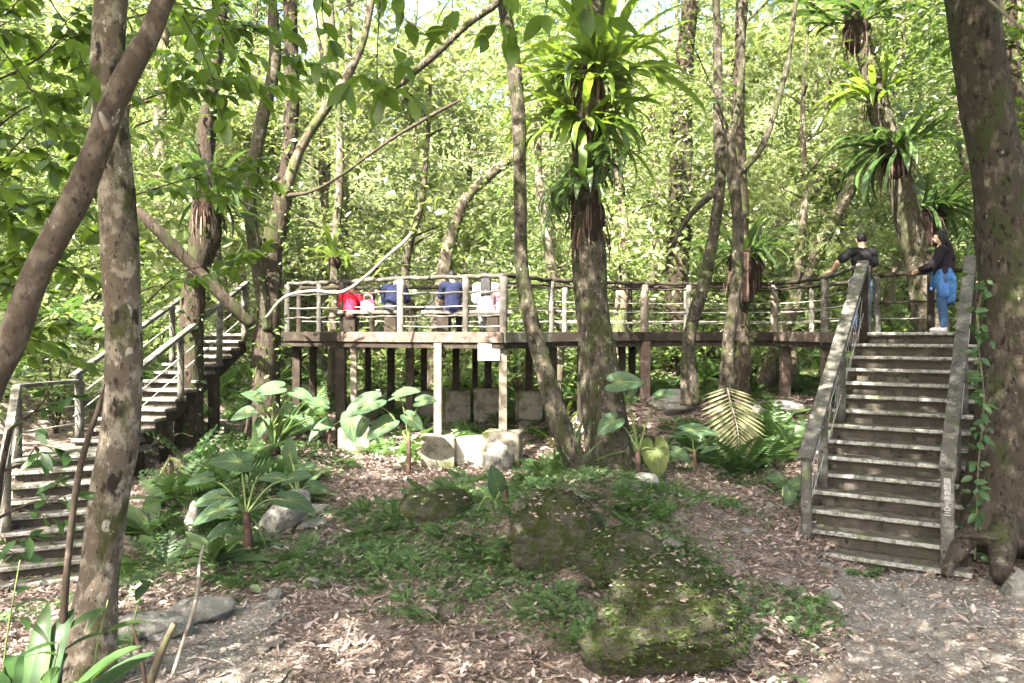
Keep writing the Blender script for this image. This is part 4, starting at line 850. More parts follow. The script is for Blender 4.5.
p = np.array([-3.55, 12.6, 0]); nest_fern('dark strap-leaved fern beside the lower posts of the left upper stairs', np.array([p[0] - .2, p[1], g1(p[0] - .2, p[1]) + .2]), .9, 20, 'nest_dark', 14, (.3, 1.3), (.5, 1.4), .09, 4, .1, .2)

# ------------------------------------------------------------------ elephant ear plants
def heart():
    rim = []; ta = [0, 15, 40, 75, 110, 140, 160, 172, 180]; tr_ = [.92, .74, .56, .47, .47, .52, .50, .34, .14]
    for th in np.linspace(-PI, PI, 29)[:-1]:
        rr = np.interp(abs(math.degrees(th)), ta, tr_); rim.append((math.cos(th) * rr, math.sin(th) * rr * .92))
    V = [(0, 0, 0)]; Fc = []
    for ring in (.5, 1):
        for x, y in rim: V.append((x * ring, y * ring, .10 * abs(y) * ring - .22 * max(0, x) ** 2 * ring ** 2 - .10 * ring * max(0, -x)))
    n = len(rim)
    for i in range(n):
        j = (i + 1) % n; Fc.append((1 + i, 1 + n + i, 1 + n + j, 1 + j)); Fc.append((0, 1 + i, 1 + j, 1 + j))
    return np.array(V), Fc
HV, HF = heart()
VEINS = [(0, .9)] + [(sg * a, l) for sg in (-1, 1) for a, l in ((28, .58), (52, .46), (80, .42), (112, .40), (142, .44))]
def heart_leaf(mb, c, tip, nrm, size):
    d = unit(np.asarray(tip, float)); s = unit(np.cross(nrm, d)); z = np.cross(d, s); V = np.asarray(c) + size * (HV[:, 0:1] * d + HV[:, 1:2] * s + HV[:, 2:3] * z)
    q = [f for f in HF if f[2] != f[3]]; t_ = [f[:3] for f in HF if f[2] == f[3]]
    b = mb.n; mb.add(V, q, True); mb.f.append((np.array(t_) + b, True, 0))
    for a, l in VEINS:
        a = math.radians(a); rows = []
        for u in np.linspace(.02, l, 5):
            x, y = math.cos(a) * u, math.sin(a) * u * .92; ww = .013 * (1.15 - u / l * .8) * (1.5 if a == 0 else 1); lz = .10 * abs(y) - .22 * max(0, x) ** 2 * (1 if u > .5 else .8) - .10 * max(0, -x) + .012
            px_, py_ = -math.sin(a) * ww, math.cos(a) * ww
            for sg in (-1, 1): rows.append(np.asarray(c) + size * ((x + sg * px_) * d + (y + sg * py_) * s + lz * z))
        k = np.arange(4)[:, None] * 2; mb.add(rows, np.stack([k[:, 0], k[:, 0] + 2, k[:, 0] + 3, k[:, 0] + 1], -1), True, 1)
def elephant_ear(label, base, leaves, seed, stem_h=.25, stem_r=.035, mat='taro', special=None):
    """leaves: (px, py, length px, direction of the tip in the picture in degrees (0 right, 90 up), how steeply the blade faces us 0..1)"""
    r = np.random.default_rng(seed); base = np.asarray(base, float); t = thing('elephant_ear', label, 'plant', base, 'elephant ear plants on the slope')
    top_ = base + np.array([r.normal(0, .03), 0, stem_h]); m = MB(); tube(m, [base - [0, 0, .1], (base + top_) / 2 + r.normal(0, .012, 3), top_], [stem_r * 1.1, stem_r, stem_r * .8], 10, .04, .15, 14, seed); part(m, 'stem', MT['stemred'], t)
    for k, (px, py, lp, ang, face) in enumerate(leaves):
        D = base[1] + r.uniform(-.25, .2); c = at(px, py, D); a = math.radians(ang)
        tip = np.array([math.cos(a), r.uniform(-.35, .1) - .2, math.sin(a) * .9]); nrm = unit(np.array([r.normal(0, .1), -face, 1 - face * .6])); nrm = unit(nrm - unit(tip) * (nrm @ unit(tip)))
        L_ = lp * D / F; lf = MB(); heart_leaf(lf, c, tip, nrm, L_ * .72)
        mm = mat if not (special and k in special) else special[k]
        bl_ = part(lf, 'leaf', [MT[mm], MT['petiole']], t)
        st_ = MB(); mid = (top_ + c) / 2 + np.array([0, 0, .14 * np.linalg.norm(c - top_)]); tube(st_, [top_ - [0, 0, .03], mid, c], [.014, .010, .006], 7, .05); part(st_, 'leaf_stalk', MT['petiole'], t, bl_)
    return t
def gp(px, D): x = (px - CX) / F * D; return np.array([x, D, g1(x, D)])
elephant_ear('elephant ear with a leaning stem right of the low mossy concrete block', gp(408, 13.4), [(370, 402, 46, 205, .55), (386, 424, 38, 215, .5), (362, 424, 26, 250, .7), (399, 394, 36, 20, .4), (421, 401, 26, 10, .6), (410, 418, 28, 320, .5)], 1, .62)
elephant_ear('elephant ear with rounded leaves left of the low mossy concrete block', gp(330, 13.9), [(351, 421, 34, 280, .75), (322, 403, 26, 160, .5), (327, 424, 24, 200, .6), (318, 432, 22, 230, .5)], 2, .42)
elephant_ear('elephant ear under the deck end at left with dusky leaves', gp(268, 13.2), [(275, 388, 34, 190, .6), (298, 393, 28, 340, .5), (262, 424, 26, 250, .7), (288, 410, 30, 330, .45), (248, 412, 28, 200, .5), (306, 420, 22, 310, .5), (258, 398, 26, 150, .5)], 3, .45)
elephant_ear('tall elephant ear with a red-brown leaning stem on the left slope', gp(248, 8.9), [(240, 462, 44, 170, .6), (222, 509, 52, 200, .35), (219, 497, 40, 190, .4), (288, 500, 46, 345, .35), (268, 552, 32, 20, .6), (226, 528, 32, 200, .4), (262, 470, 42, 50, .25), (292, 478, 34, 20, .4), (205, 478, 30, 190, .4)], 4, .5, .05)
elephant_ear('elephant ear with large pale leaves right of the fern-covered middle trunk', gp(640, 11.6), [(618, 382, 40, 5, .75), (613, 421, 34, 215, .5), (655, 450, 44, 275, .85), (628, 398, 24, 60, .4), (660, 395, 24, 20, .5)], 5, .45, .04, special={2: 'taro_yellow'})
elephant_ear('small elephant ear with a flat pale leaf beside the dry palm frond', gp(692, 12.0), [(690, 430, 42, 2, .35), (676, 452, 26, 330, .5), (706, 448, 22, 20, .5)], 6, .3, .03)
elephant_ear('elephant ear sprouting on the leaf slope left of the mossy boulder', gp(505, 9.3), [(474, 515, 36, 215, .5), (522, 515, 32, 30, .4), (497, 485, 34, 100, .6), (488, 535, 26, 190, .4)], 7, .3, .03)
elephant_ear('low elephant ear seedling by the right stairs with crinkled leaves', gp(787, 10.4), [(782, 480, 30, 160, .5), (797, 484, 28, 20, .6), (790, 492, 22, 250, .6)], 8, .1, .02)
elephant_ear('young elephant ear at the slope bottom with a hanging yellow-green leaf', gp(492, 7.6), [(458, 622, 30, 265, .9), (500, 600, 24, 70, .6), (495, 640, 34, 250, .8), (515, 628, 26, 300, .7)], 9, .15, .02, special={0: 'taro_yellow'})
elephant_ear('elephant ear in shade behind the flat upright stone at left', gp(300, 10.6), [(300, 470, 34, 30, .4), (278, 478, 30, 170, .4), (312, 486, 26, 350, .5), (290, 455, 28, 90, .6)], 10, .3, .03)
elephant_ear('elephant ear beside the foot of the upper left stairs', gp(170, 11.6), [(160, 490, 40, 190, .4), (188, 478, 36, 30, .4), (150, 512, 40, 210, .4), (196, 505, 34, 330, .4)], 11, .35, .03)

# ------------------------------------------------------------------ rocks
def rock(name, label, c, size, mat, seed, rotz=0, flat=0, tilt=(0, 0), cat='rock', group=None, facet=.25, moss=0, sink=.25, layers=0):
    import bmesh
    bm = bmesh.new(); bmesh.ops.create_icosphere(bm, subdivisions=5, radius=1); V = np.array([v.co[:] for v in bm.verts]); Fc = np.array([[v.index for v in f.verts] for f in bm.faces]); bm.free()
    r = np.random.default_rng(seed); 
    for k in range(9):      # broken flat faces
        n = unit(r.normal(size=3)); h = r.uniform(.62, .9); dd = V @ n; V = V - np.clip(dd - h, 0, None)[:, None] * n * (1 - facet)
    if layers: zz = V[:, 2] + .12 * snoise(V, 2, seed + 5); st_ = np.abs(((zz * 4.5) % 1) - .5) * 2; V[:, :2] *= (1 - .14 * (1 - np.clip(st_ * 3.5, 0, 1)))[:, None]
    V = V * (1 + .12 * snoise(V, 2.2, seed) + .07 * snoise(V, 6, seed + 1) + .035 * snoise(V, 15, seed + 2) + .018 * snoise(V, 33, seed + 3))[:, None]
    V = V * np.asarray(size); a, b = tilt
    for ang, i, j in ((a, 1, 2), (b, 0, 2), (rotz, 0, 1)):
        c_, s_ = math.cos(ang), math.sin(ang); V[:, [i, j]] = np.stack([V[:, i] * c_ - V[:, j] * s_, V[:, i] * s_ + V[:, j] * c_], -1)
    c = np.asarray(c, float).copy(); c[2] -= V[:, 2].min() + sink * np.ptp(V[:, 2]); V = V + c
    m = MB(); m.add(V, Fc, True)
    if not moss: return top(m, name, MT[mat], label, cat, group)
    t = thing(name, label, cat, c, group); part(m, 'stone_body', MT[mat], t); q = MB(); nrm = unit((V - c) / np.asarray(size) ** 2); i = r.integers(0, len(V), moss * 3)
    keep = (snoise(V[i], 3.5, seed + 7) + nrm[i, 2] * .5 > .05); i = i[keep][:moss]; n = len(i)
    scatter(q, KITE, V[i] + r.normal(0, .01, (n, 3)), unit(rdirs(n, -.3, .6, r) + nrm[i] * .5), unit(nrm[i] + r.normal(0, .4, (n, 3))), r.uniform(.012, .038, n)); mo = part(q, 'moss', MT['moss'], t); mo['kind'] = 'stuff'
    for nm, mm, nn, lo, T_, L0_, L1_ in (('creepers', 'creeper', moss // 2, -.3, KITE, .018, .05), ('caught_leaves', 'litter', moss // 26, .55, KITE, .03, .075)):
        q = MB(); i = r.integers(0, len(V), nn * 6); i = i[(nrm[i, 2] > lo) & (snoise(V[i], 2.6, seed + 9) > (.15 if nm == 'creepers' else -.4))][:nn]; n = len(i)
        if n: scatter(q, T_, V[i] + nrm[i] * r.uniform(.005, .04, (n, 1)), rdirs(n, -.3, .4, r), unit(nrm[i] + r.normal(0, .35, (n, 3))), r.uniform(L0_, L1_, n)); mo = part(q, nm, MT[mm], t); mo['kind'] = 'stuff'
    return t
p = gp(655, 5.85); rock('boulder', 'big dark mossy boulder at the bottom of the picture with layered face', p, (.64, .45, .52), 'boulder', 21, .15, tilt=(-.1, .06), moss=3600, sink=.16, facet=0, layers=1)
p = gp(560, 7.9); rock('boulder', 'tall mossy boulder face at the mound below the middle trunk', p, (.47, .45, .54), 'boulder', 22, .5, tilt=(-.25, .1), moss=3000, sink=.38, facet=0, layers=1)
p = gp(622, 7.5); rock('boulder', 'low moss-covered boulder between the two larger mossy boulders', p, (.42, .4, .34), 'boulder', 23, .1, moss=1800, sink=.35, facet=.1)
p = gp(440, 9.3); rock('boulder', 'leaf-hidden dark boulder left of the tall mossy boulder', p, (.42, .36, .26), 'boulder', 24, .4, moss=900, sink=.25)
p = gp(645, 9.6); rock('rock', 'pale yellowish stone lying on the mound above the boulders', p, (.22, .16, .12), 'stone_pale', 25, .3, sink=.15)
p = at(632, 588, 6.0); rock('rock', 'flat whitish stone lying on top of the big mossy boulder', p, (.15, .10, .06), 'stone_pale', 26, .2, sink=.3)
p = gp(636, 7.2); rock('rock', 'small greenish stone just above the big mossy boulder', p, (.13, .1, .09), 'stone', 27, .8)
p = gp(285, 9.8); rock('rock', 'flat grey speckled slab leaning upright on the left slope', p, (.42, .12, .22), 'stone', 28, -.15, tilt=(.3, .75), sink=.12, facet=.5)
p = gp(204, 7.2); rock('rock', 'mossy flat rock near the gravel at lower left', p, (.30, .2, .15), 'stone', 29, .4, sink=.25)
p = gp(150, 6.7); rock('rock', 'broad low grey rock right behind the stout pale trunk', p, (.36, .26, .15), 'stone', 30, .1, sink=.3)
p = gp(497, 13.8); rock('rock', 'rounded pale grey stone in front of the concrete footing below the notice', p, (.28, .22, .38), 'stone', 31, .2, tilt=(0, .15), sink=.2)
p = gp(476, 14.9); m = MB(); box(m, (0, 0, .19), (.78, .5, .52), bev=.035); o = m.build('concrete_block', MT['concrete_pale'], origin=(0, 0, 0)); o.location = p; o.rotation_euler = (.05, -.04, .12); tag(o, 'sunlit whitish concrete block lying under the deck between the two pale posts', 'block')
p = gp(312, 9.9); rock('rock', 'small flat stone beside the leaning slab', p, (.2, .15, .08), 'stone', 33, .5)
p = gp(318, 10.6); rock('rock', 'flat mossy stone above the leaning slab', p, (.25, .18, .09), 'stone', 34, .1)
p = gp(192, 9.8); rock('rock', 'narrow pale stone standing among ferns at left', p, (.10, .08, .26), 'stone_pale', 35, .3, sink=.1)
p = gp(672, 16.4); rock('rock', 'sunlit mound of rock on the bank behind the elephant ear', p, (.62, .5, .26), 'stone', 36, .3, sink=.35)
p = gp(780, 15.8); rock('rock', 'pale sunlit rock on the bank left of the stairs', p, (.55, .4, .2), 'stone', 37, .1, sink=.35)
p = gp(1018, 7.9); rock('rock', 'tan sunlit stone wedged between the roots at the right edge', p, (.13, .15, .19), 'stone', 38, .4, sink=.3)
r = np.random.default_rng(3); 
for k in range(26):
    x, y = r.uniform(-2.8, 3.5), r.uniform(6.2, 12.5)
    rock('rock', 'small scattered grey stone half sunk in the leaf litter', (x, y, g1(x, y)), np.array([.07, .06, .045]) * r.uniform(.6, 1.6), 'stone', 300 + k, r.uniform(0, 3), group='small stones in the leaf litter')

# ------------------------------------------------------------------ litter, ground cover, pebbles
r = np.random.default_rng(9)
def field(n, x0, x1, y0, y1, dens=None):
    x = r.uniform(x0, x1, n * 2); y = r.uniform(0, 1, n * 2) ** 1.0 * (y1 - y0) + y0
    k = np.abs(x) < y * .72 + .6; x, y = x[k], y[k]
    if dens is not None: k = r.uniform(0, 1, len(x)) < dens(x, y); x, y = x[k], y[k]
    x, y = x[:n], y[:n]; return x, y
def P2(x, y): return np.stack([x, y, 0 * x], -1)
LIT = T_leaf(.38, -.22, .26, 4)
m = MB(); x, y = field(80000, -7.2, 9, 4.4, 14.5, lambda x, y: np.where(pathmask(x, y), .14, np.clip(.85 + .5 * snoise(P2(x, y), 1.1, 61), .25, 1)))
n = len(x); z = gz(x, y) + r.uniform(.006, .035, n); Lr = .028 + r.gamma(1.8, .014, n); scatter(m, LIT, np.stack([x, y, z], -1), rdirs(n, -.12, .3, r), rups(n, .42, r), Lr)
x, y = field(110000, -9, 9, 4.4, 13, lambda x, y: np.where(pathmask(x, y), .25, .9)); n = len(x); scatter(m, KITE, np.stack([x, y, gz(x, y) + r.uniform(.004, .022, n)], -1), rdirs(n, -.25, .35, r), rups(n, .6, r), .010 + r.exponential(.013, n))
x, y = field(1500, -8, 8, 4.4, 13.5); n = len(x); scatter(m, T_kite(.06, .05), np.stack([x, y, gz(x, y) + .02], -1), rdirs(n, -.08, .15, r), rups(n, .3, r), r.uniform(.08, .38, n))
tag(m.build('leaf_litter', MT['litter'], origin=(0, 8, -2.5)), 'brown fallen leaves, bits and twigs covering the slope', 'leaf litter', kind='stuff')
m = MB(); x, y = field(6000, -4.8, 10, 14.5, 18.0); n = len(x); scatter(m, LIT, np.stack([x, y, gz(x, y) + .02], -1), rdirs(n, -.12, .3, r), rups(n, .4, r), r.uniform(.1, .22, n))
tag(m.build('leaf_litter', MT['litter'], origin=(0, 18, -2)), 'fallen leaves under and behind the boardwalk', 'leaf litter', kind='stuff')
# pebbles on the gravel
import bmesh as _b
bm = _b.new(); _b.ops.create_icosphere(bm, subdivisions=1, radius=.5); PV = np.array([v.co[:] for v in bm.verts]); PF = np.array([[v.index for v in f.verts] for f in bm.faces]); bm.free(); PV[:, 2] *= .6
m = MB(); x = r.uniform(-4.2, 7.5, 60000); y = r.uniform(4.5, 8.9, 60000); k = pathmask(x, y) & (np.abs(x) < y * .72 + .3); x, y = x[k][:14000], y[k][:14000]; n = len(x)
scatter(m, (PV, PF), np.stack([x, y, gz(x, y) + .016], -1), rdirs(n, -.2, .2, r), rups(n, .3, r), .008 + r.exponential(.009, n)); tag(m.build('gravel_pebbles', MT['pebble'], origin=(3, 7, -2.5)), 'loose pebbles on the gravel path', 'gravel', kind='stuff')
# ground cover of small leaves and ferns: patches
def cover_d(x, y):
    g = snoise(P2(x, y), .9, 71) * .7 + snoise(P2(x, y), 2.4, 72) * .45
    b = -.15 + .75 * np.exp(-(((x - .7) / 1.5) ** 2 + ((y - 9.3) / 1.8) ** 2)) + .55 * np.exp(-(((x + .8) / .9) ** 2 + ((y - 9.5) / 1.6) ** 2)) + .7 * np.exp(-(((x - .1) / .7) ** 2 + ((y - 7.3) / .9) ** 2)) + .75 * np.exp(-(((x - 1.7) / .9) ** 2 + ((y - 8.2) / 1.2) ** 2)) + 1.2 * np.exp(-(((x + 3.6) / 1.1) ** 2 + ((y - 11) / 1.9) ** 2)) + .6 * np.exp(-(((x - 2.6) / 1.0) ** 2 + ((y - 7.0) / .7) ** 2)) + .6 * np.exp(-(((x - 3.2) / 1.0) ** 2 + ((y - 13.5) / 1.2) ** 2)) + .5 * np.exp(-(((x - 6.2) / .9) ** 2 + ((y - 8.3) / .9) ** 2)) + .35 * np.exp(-(((x - 2.0) / .8) ** 2 + ((y - 9.6) / .5) ** 2))
    return np.where(pathmask(x, y), 0, np.clip((g * .95 + b + .13 + .7 * np.exp(-(((x - 1.0) / .95) ** 2 + ((y - 6.6) / .45) ** 2))) * 1.5, 0, 1))
m = MB(); x, y = field(95000, -6.5, 8, 5.2, 14.5, cover_d); n = len(x)
scatter(m, KITE, np.stack([x, y, gz(x, y) + r.uniform(.01, .12, n)], -1), rdirs(n, -.2, .6, r), rups(n, .5, r), .02 + r.exponential(.022, n))
tag(m.build('ground_cover', MT['cover'], origin=(0, 9, -2.5)), 'small creeping leaves growing through the litter', 'ground cover', kind='stuff')
m = MB(); x, y = field(1700, -6.5, 8, 5.6, 14.5, cover_d); n0 = len(x); z = gz(x, y); k = 7
X = np.repeat(np.stack([x, y, z], -1), k, 0); n = len(X); scatter(m, FROND, X, rdirs(n, .15, .75, r), rups(n, .3, r), np.repeat(r.uniform(.09, .28, n0), k) * r.uniform(.7, 1.2, n))
tag(m.build('ground_ferns', MT['fern'], origin=(0, 9, -2.5)), 'small ferns spreading over the mossy mound and banks', 'ferns', kind='stuff')
m = MB(); x, y = field(420, -12, 12, 14.8, 22); n0 = len(x); z = gz(x, y); k = 8
X = np.repeat(np.stack([x, y, z], -1), k, 0); n = len(X); scatter(m, FROND, X, rdirs(n, .2, .8, r), rups(n, .3, r), np.repeat(r.uniform(.3, .7, n0), k) * r.uniform(.7, 1.2, n))
tag(m.build('ground_ferns', MT['fern'], origin=(0, 18, -2)), 'ferns and low leaves on the ground beyond the deck', 'ferns', kind='stuff')

# bigger single ferns on the left bank and at the right bank
def tuft(label, c, L, n, seed, mat='fern', T=FROND, el=(.2, .9), group=None, name='fern_clump'):
    r = np.random.default_rng(seed); m = MB(); D = rdirs(n, *el, r); scatter(m, T, np.repeat([np.asarray(c)], n, 0) + D * [.05, .05, 0], D, rups(n, .25, r), L * r.uniform(.6, 1.1, n)); return top(m, name, MT[mat], label, 'fern', group)
for k, (px, D, L_) in enumerate(((175, 10.6, .75), (205, 10.0, .7), (150, 10.2, .8), (225, 11.2, .7), (190, 11.8, .9), (245, 11.8, .7), (128, 9.5, .6), (165, 9.0, .6), (215, 8.6, .5), (280, 11.6, .6), (232, 10.2, .55), (300, 11.2, .5))):
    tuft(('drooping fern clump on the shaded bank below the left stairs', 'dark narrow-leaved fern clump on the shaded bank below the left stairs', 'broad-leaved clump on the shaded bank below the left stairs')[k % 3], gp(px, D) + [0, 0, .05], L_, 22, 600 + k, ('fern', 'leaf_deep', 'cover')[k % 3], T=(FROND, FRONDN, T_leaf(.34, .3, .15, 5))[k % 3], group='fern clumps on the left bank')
for k, (px, D, L_) in enumerate(((738, 12.0, .9), (760, 12.5, .8), (720, 12.4, .7), (790, 13, .8), (700, 13.6, .7), (770, 14.2, .9), (660, 14, .6), (640, 13.2, .5))):
    tuft('dark fern clump on the bank between the crossing stems and the right stairs', gp(px, D) + [0, 0, .03], L_ * .85, 24, 640 + k, ('leaf_deep', 'fern')[k % 2], group='fern clumps on the right bank')
for k, (px, D, L_) in enumerate(((455, 11.2, .42), (425, 11.4, .36), (470, 12.0, .4), (545, 12.6, .5), (560, 12.2, .5), (395, 10.0, .3), (365, 10.6, .3), (530, 11.9, .4))):
    tuft('bright small fern clump on the leaf slope before the footings', gp(px, D), L_, 20, 660 + k, 'fern', group='small fern clumps on the leaf slope')
for k, (px, D, L_) in enumerate(((585, 6.2, .26), (600, 6.6, .22), (735, 6.3, .24), (720, 6.7, .26), (640, 6.9, .22), (530, 7.5, .28), (600, 7.3, .26), (515, 7.9, .3), (618, 8.2, .28), (700, 7.4, .24), (560, 7.0, .2), (480, 8.3, .26))):
    tuft('little fern tuft growing round the mossy boulders', gp(px, D), L_, 16, 690 + k, ('fern', 'cover')[k % 2], group='fern tufts round the boulders')
# weeds along the foot of the stairs
m = MB(); r2 = np.random.default_rng(31)
for k in range(60):
    q = T0 + d * (RU * 14 + .10 + r2.uniform(0, .12)) + s * r2.uniform(-.55, .62); q[2] = g1(q[0], q[1]); n = 9
    scatter(m, LEAFW, np.repeat([q], n, 0) + r2.normal(0, .03, (n, 3)) * [1, 1, 0] + np.array([0, 0, .03]) * r2.uniform(0, 2, (n, 1)), rdirs(n, 0, .7, r2), rups(n, .4, r2), r2.uniform(.03, .075, n))
tag(m.build('weeds', MT['cover'], origin=tuple(T0 + d * 4.1)), 'low green weeds along the bottom step of the right staircase', 'weeds', kind='stuff')

# dry palm frond
t = thing('palm_frond', 'dry yellowish palm frond hanging tip-down at the right bank', 'palm frond', at(733, 396, 12.2))
Pm = smooth_path(np.array([[*at(727, 388, 12.3), 0], [*at(733, 410, 12.1), 0], [*at(738, 432, 11.95), 0], [*at(739, 458, 11.95), 0]]), .02)[:, :3]
m = MB(); tube(m, Pm, np.linspace(.014, .004, len(Pm)), 6); part(m, 'midrib', MT['bleached'], t)
m = MB(); i = np.linspace(0, len(Pm) - 2, 20).astype(int)
for sd in (-1, 1):
    D_ = unit(np.array([sd * 1., -.15, -.28]) + np.linspace(0, 1, 20)[:, None] * np.array([-sd * .55, 0, -.5])); scatter(m, T_leaf(.075, .12, .2, 3), Pm[i], D_, np.repeat([[0, -1, .3]], 20, 0), .46 * np.sin(np.linspace(.7, 2.9, 20)) + .1)
part(m, 'leaflets', leafmat('dry_palm', [(.13, .125, .06), (.20, .185, .10)], .25, (.22, .2, .08), .6, .3), t)
m = MB(); tube(m, [gp(742, 12.2) - [0, 0, .1], at(736, 440, 12.25), at(728, 388, 12.3)], [.03, .025, .014], 8, .06); part(m, 'stem', MT['vine'], t)
# yellow dead leaf
m = MB(); heart_leaf(m, at(236, 590, 8.6), (-.3, -.2, -.9), (0, -.9, .4), .26); top(m, 'dead_leaf', [MT['yellow'], MT['yellow']], 'big yellow dead leaf hanging beside the red-brown stem at left', 'leaf')
# bleached fallen liana across the railing, sticks
def stick(label, rows, mat, cat='branch', name='fallen_branch', rough=.12, seed=0, sides=8):
    P, R = pxpath(rows); m = MB(); tube(m, P, R, sides, .06, rough, 12, seed); return top(m, name, MT[mat], label, cat)
stick('long bleached branch curving across the left railing in front of the people', [(266, 318, 14.0, 3), (285, 297, 13.8, 3), (312, 291, 13.7, 3.2), (342, 292, 13.7, 3.6), (366, 276, 13.8, 3), (386, 257, 14, 2.5), (403, 243, 14.2, 4), (412, 232, 14.3, 2)], 'bleached', seed=2)
stick('thin pale stick lying on the mound above the big boulder', [(630, 524, 8.9, 3), (642, 545, 8.6, 3), (656, 569, 8.2, 3)], 'bleached', 'stick', 'stick', seed=3)
stick('dark twig lying on the gravel before the stairs', [(866, 632, 6.66, 4), (876, 635, 6.6, 5), (884, 638, 6.55, 3)], 'twig', 'stick', 'stick', seed=4)
stick('thick broken stub of a stick poking up from the gravel at lower left', [(148, 690, 5.3, 9), (160, 655, 5.3, 8), (174, 624, 5.3, 6)], 'vine', 'stick', 'stick', seed=5)
stick('thin pale bent stem standing behind the broken stub', [(168, 690, 5.6, 5), (182, 645, 5.7, 4), (196, 600, 5.8, 4), (200, 560, 5.9, 3), (204, 545, 5.9, 3)], 'bleached', 'stick', 'stick', seed=6)
stick('thin reddish twig left of the broken stub', [(146, 690, 5.2, 4), (141, 655, 5.2, 4), (133, 627, 5.2, 3)], 'stemred', 'stick', 'stick', seed=7)
stick('slim dark sapling stem rising in front of the stout pale trunk', [(56, 700, 4.3, 9), (63, 620, 4.3, 8), (68, 560, 4.3, 7), (76, 490, 4.3, 7), (86, 445, 4.3, 6), (98, 410, 4.3, 5), (104, 384, 4.35, 3)], 'twig', 'sapling', 'bare_sapling', seed=8)
stick('pale taut rope-like liana at the top right corner', [(985, -4, 8.6, 3), (1005, 14, 8.5, 3), (1030, 34, 8.4, 3)], 'bleached', 'liana', 'liana', seed=11)

# ------------------------------------------------------------------ leaves that hang near the camera
def nearbranch(parent, name, twigs, L, seed, mat='leaf_near', T=LEAFW):
    for k, (rows, n, rr) in enumerate(twigs):
        tw, lf = MB(), MB(); spray(tw, lf, [at(*q) for q in rows], rr, n, L, seed + k, T, t0=.12, droop=-.25, tipc=3)
        b = part(tw, name, MT['twig'], parent); part(lf, 'leaves', MT[mat], parent, b)
nearbranch(t1, 'hanging_twig', [
 ([(383, -60, 4.2), (380, 0, 4.2), (377, 60, 4.2), (378, 98, 4.2)], 7, .006), ([(377, 55, 4.2), (362, 75, 4.15), (350, 84, 4.1)], 3, .003), ([(378, 80, 4.2), (395, 92, 4.2), (412, 96, 4.25)], 4, .003), ([(400, -50, 4.3), (398, 0, 4.3), (408, 22, 4.3), (425, 34, 4.3)], 5, .005), ([(403, 15, 4.3), (396, 40, 4.3), (404, 62, 4.3)], 4, .003),
 ([(440, -50, 4.5), (452, 0, 4.5), (450, 20, 4.5), (436, 40, 4.4)], 5, .005), ([(505, -60, 4.1), (508, -5, 4.1), (513, 30, 4.1), (516, 44, 4.1)], 6, .006), ([(508, 0, 4.1), (498, 25, 4.1), (486, 36, 4.0)], 4, .003), ([(560, -60, 4.0), (578, -10, 4.0), (583, 8, 4.0)], 6, .006), ([(545, -50, 4.1), (548, -10, 4.1), (545, 15, 4.1)], 4, .005), ([(585, 0, 4.0), (598, 12, 4.0), (610, 18, 4.0)], 3, .003),
 ([(330, -40, 4.6), (322, 10, 4.6), (330, 40, 4.6)], 6, .005), ([(260, -60, 4.8), (270, 0, 4.8), (290, 30, 4.8), (318, 62, 4.8)], 9, .006), ([(200, -50, 4.9), (215, 10, 4.9), (235, 50, 4.9), (262, 95, 4.9)], 10, .006), ([(235, 50, 4.9), (255, 55, 4.9), (285, 75, 4.9)], 5, .004), ([(150, -40, 5.0), (185, 20, 5.0), (210, 70, 5.0), (222, 120, 5.0)], 9, .006), ([(20, -60, 5.0), (50, 0, 5.0), (75, 40, 5.0), (90, 95, 5.0)], 9, .006), ([(-40, 0, 5.0), (10, 60, 5.0), (40, 110, 5.0), (50, 170, 5.0)], 10, .006)], .165, 700)
# the limb they hang from, above the picture
m = MB(); tube(m, [P1[-2] - [0, 0, .6], np.array([-1.6, 4.9, 3.3]), np.array([-.5, 4.3, 2.75]), np.array([.45, 4.0, 2.1])], [.05, .035, .02, .008], 9, .1, .1); part(m, 'overhead_limb', MT['twig'], t1)
def sapling(label, rows, branches, L, seed, mat='leaf_near', T=LEAF, nl=9, sub=.45):
    P, R = pxpath(rows); t = thing('sapling', label, 'sapling', P[0]); m = MB(); tube(m, P, R, 9, .06, .06, 10, seed); part(m, 'stem', MT['twig'], t)
    for k, (a, b, D0, px, py, D, subs) in enumerate(branches):
        tw, lf = MB(), MB(); branchy(tw, lf, at(a, b, D0), at(px, py, D), .011, subs, nl, L, seed + 11 * k, T, sub)
        bb = part(tw, 'branch', MT['twig'], t); part(lf, 'leaves', MT[mat], t, bb)
sapling('leafy sapling reaching in from the left edge with dense green sprays', [(-60, 640, 6.2, 12), (-50, 450, 6.2, 10), (-40, 250, 6.2, 9), (-20, 80, 6.2, 8), (0, -60, 6.2, 6)],
 [(-45, 330, 6.2, 60, 260, 6.0, 6), (-40, 250, 6.2, 75, 200, 6.1, 6), (-35, 200, 6.2, 40, 120, 6, 6), (-30, 150, 6.2, 80, 90, 6.2, 6), (-25, 90, 6.2, 70, 30, 6.2, 6), (-20, 60, 6.2, 20, 10, 6.0, 5), (-45, 350, 6.2, 30, 330, 6.0, 5), (-45, 300, 6.2, 10, 260, 5.6, 5), (-30, 200, 6.2, 0, 190, 5.4, 5)], .16, 800, T=LEAFW, nl=14, sub=.5)
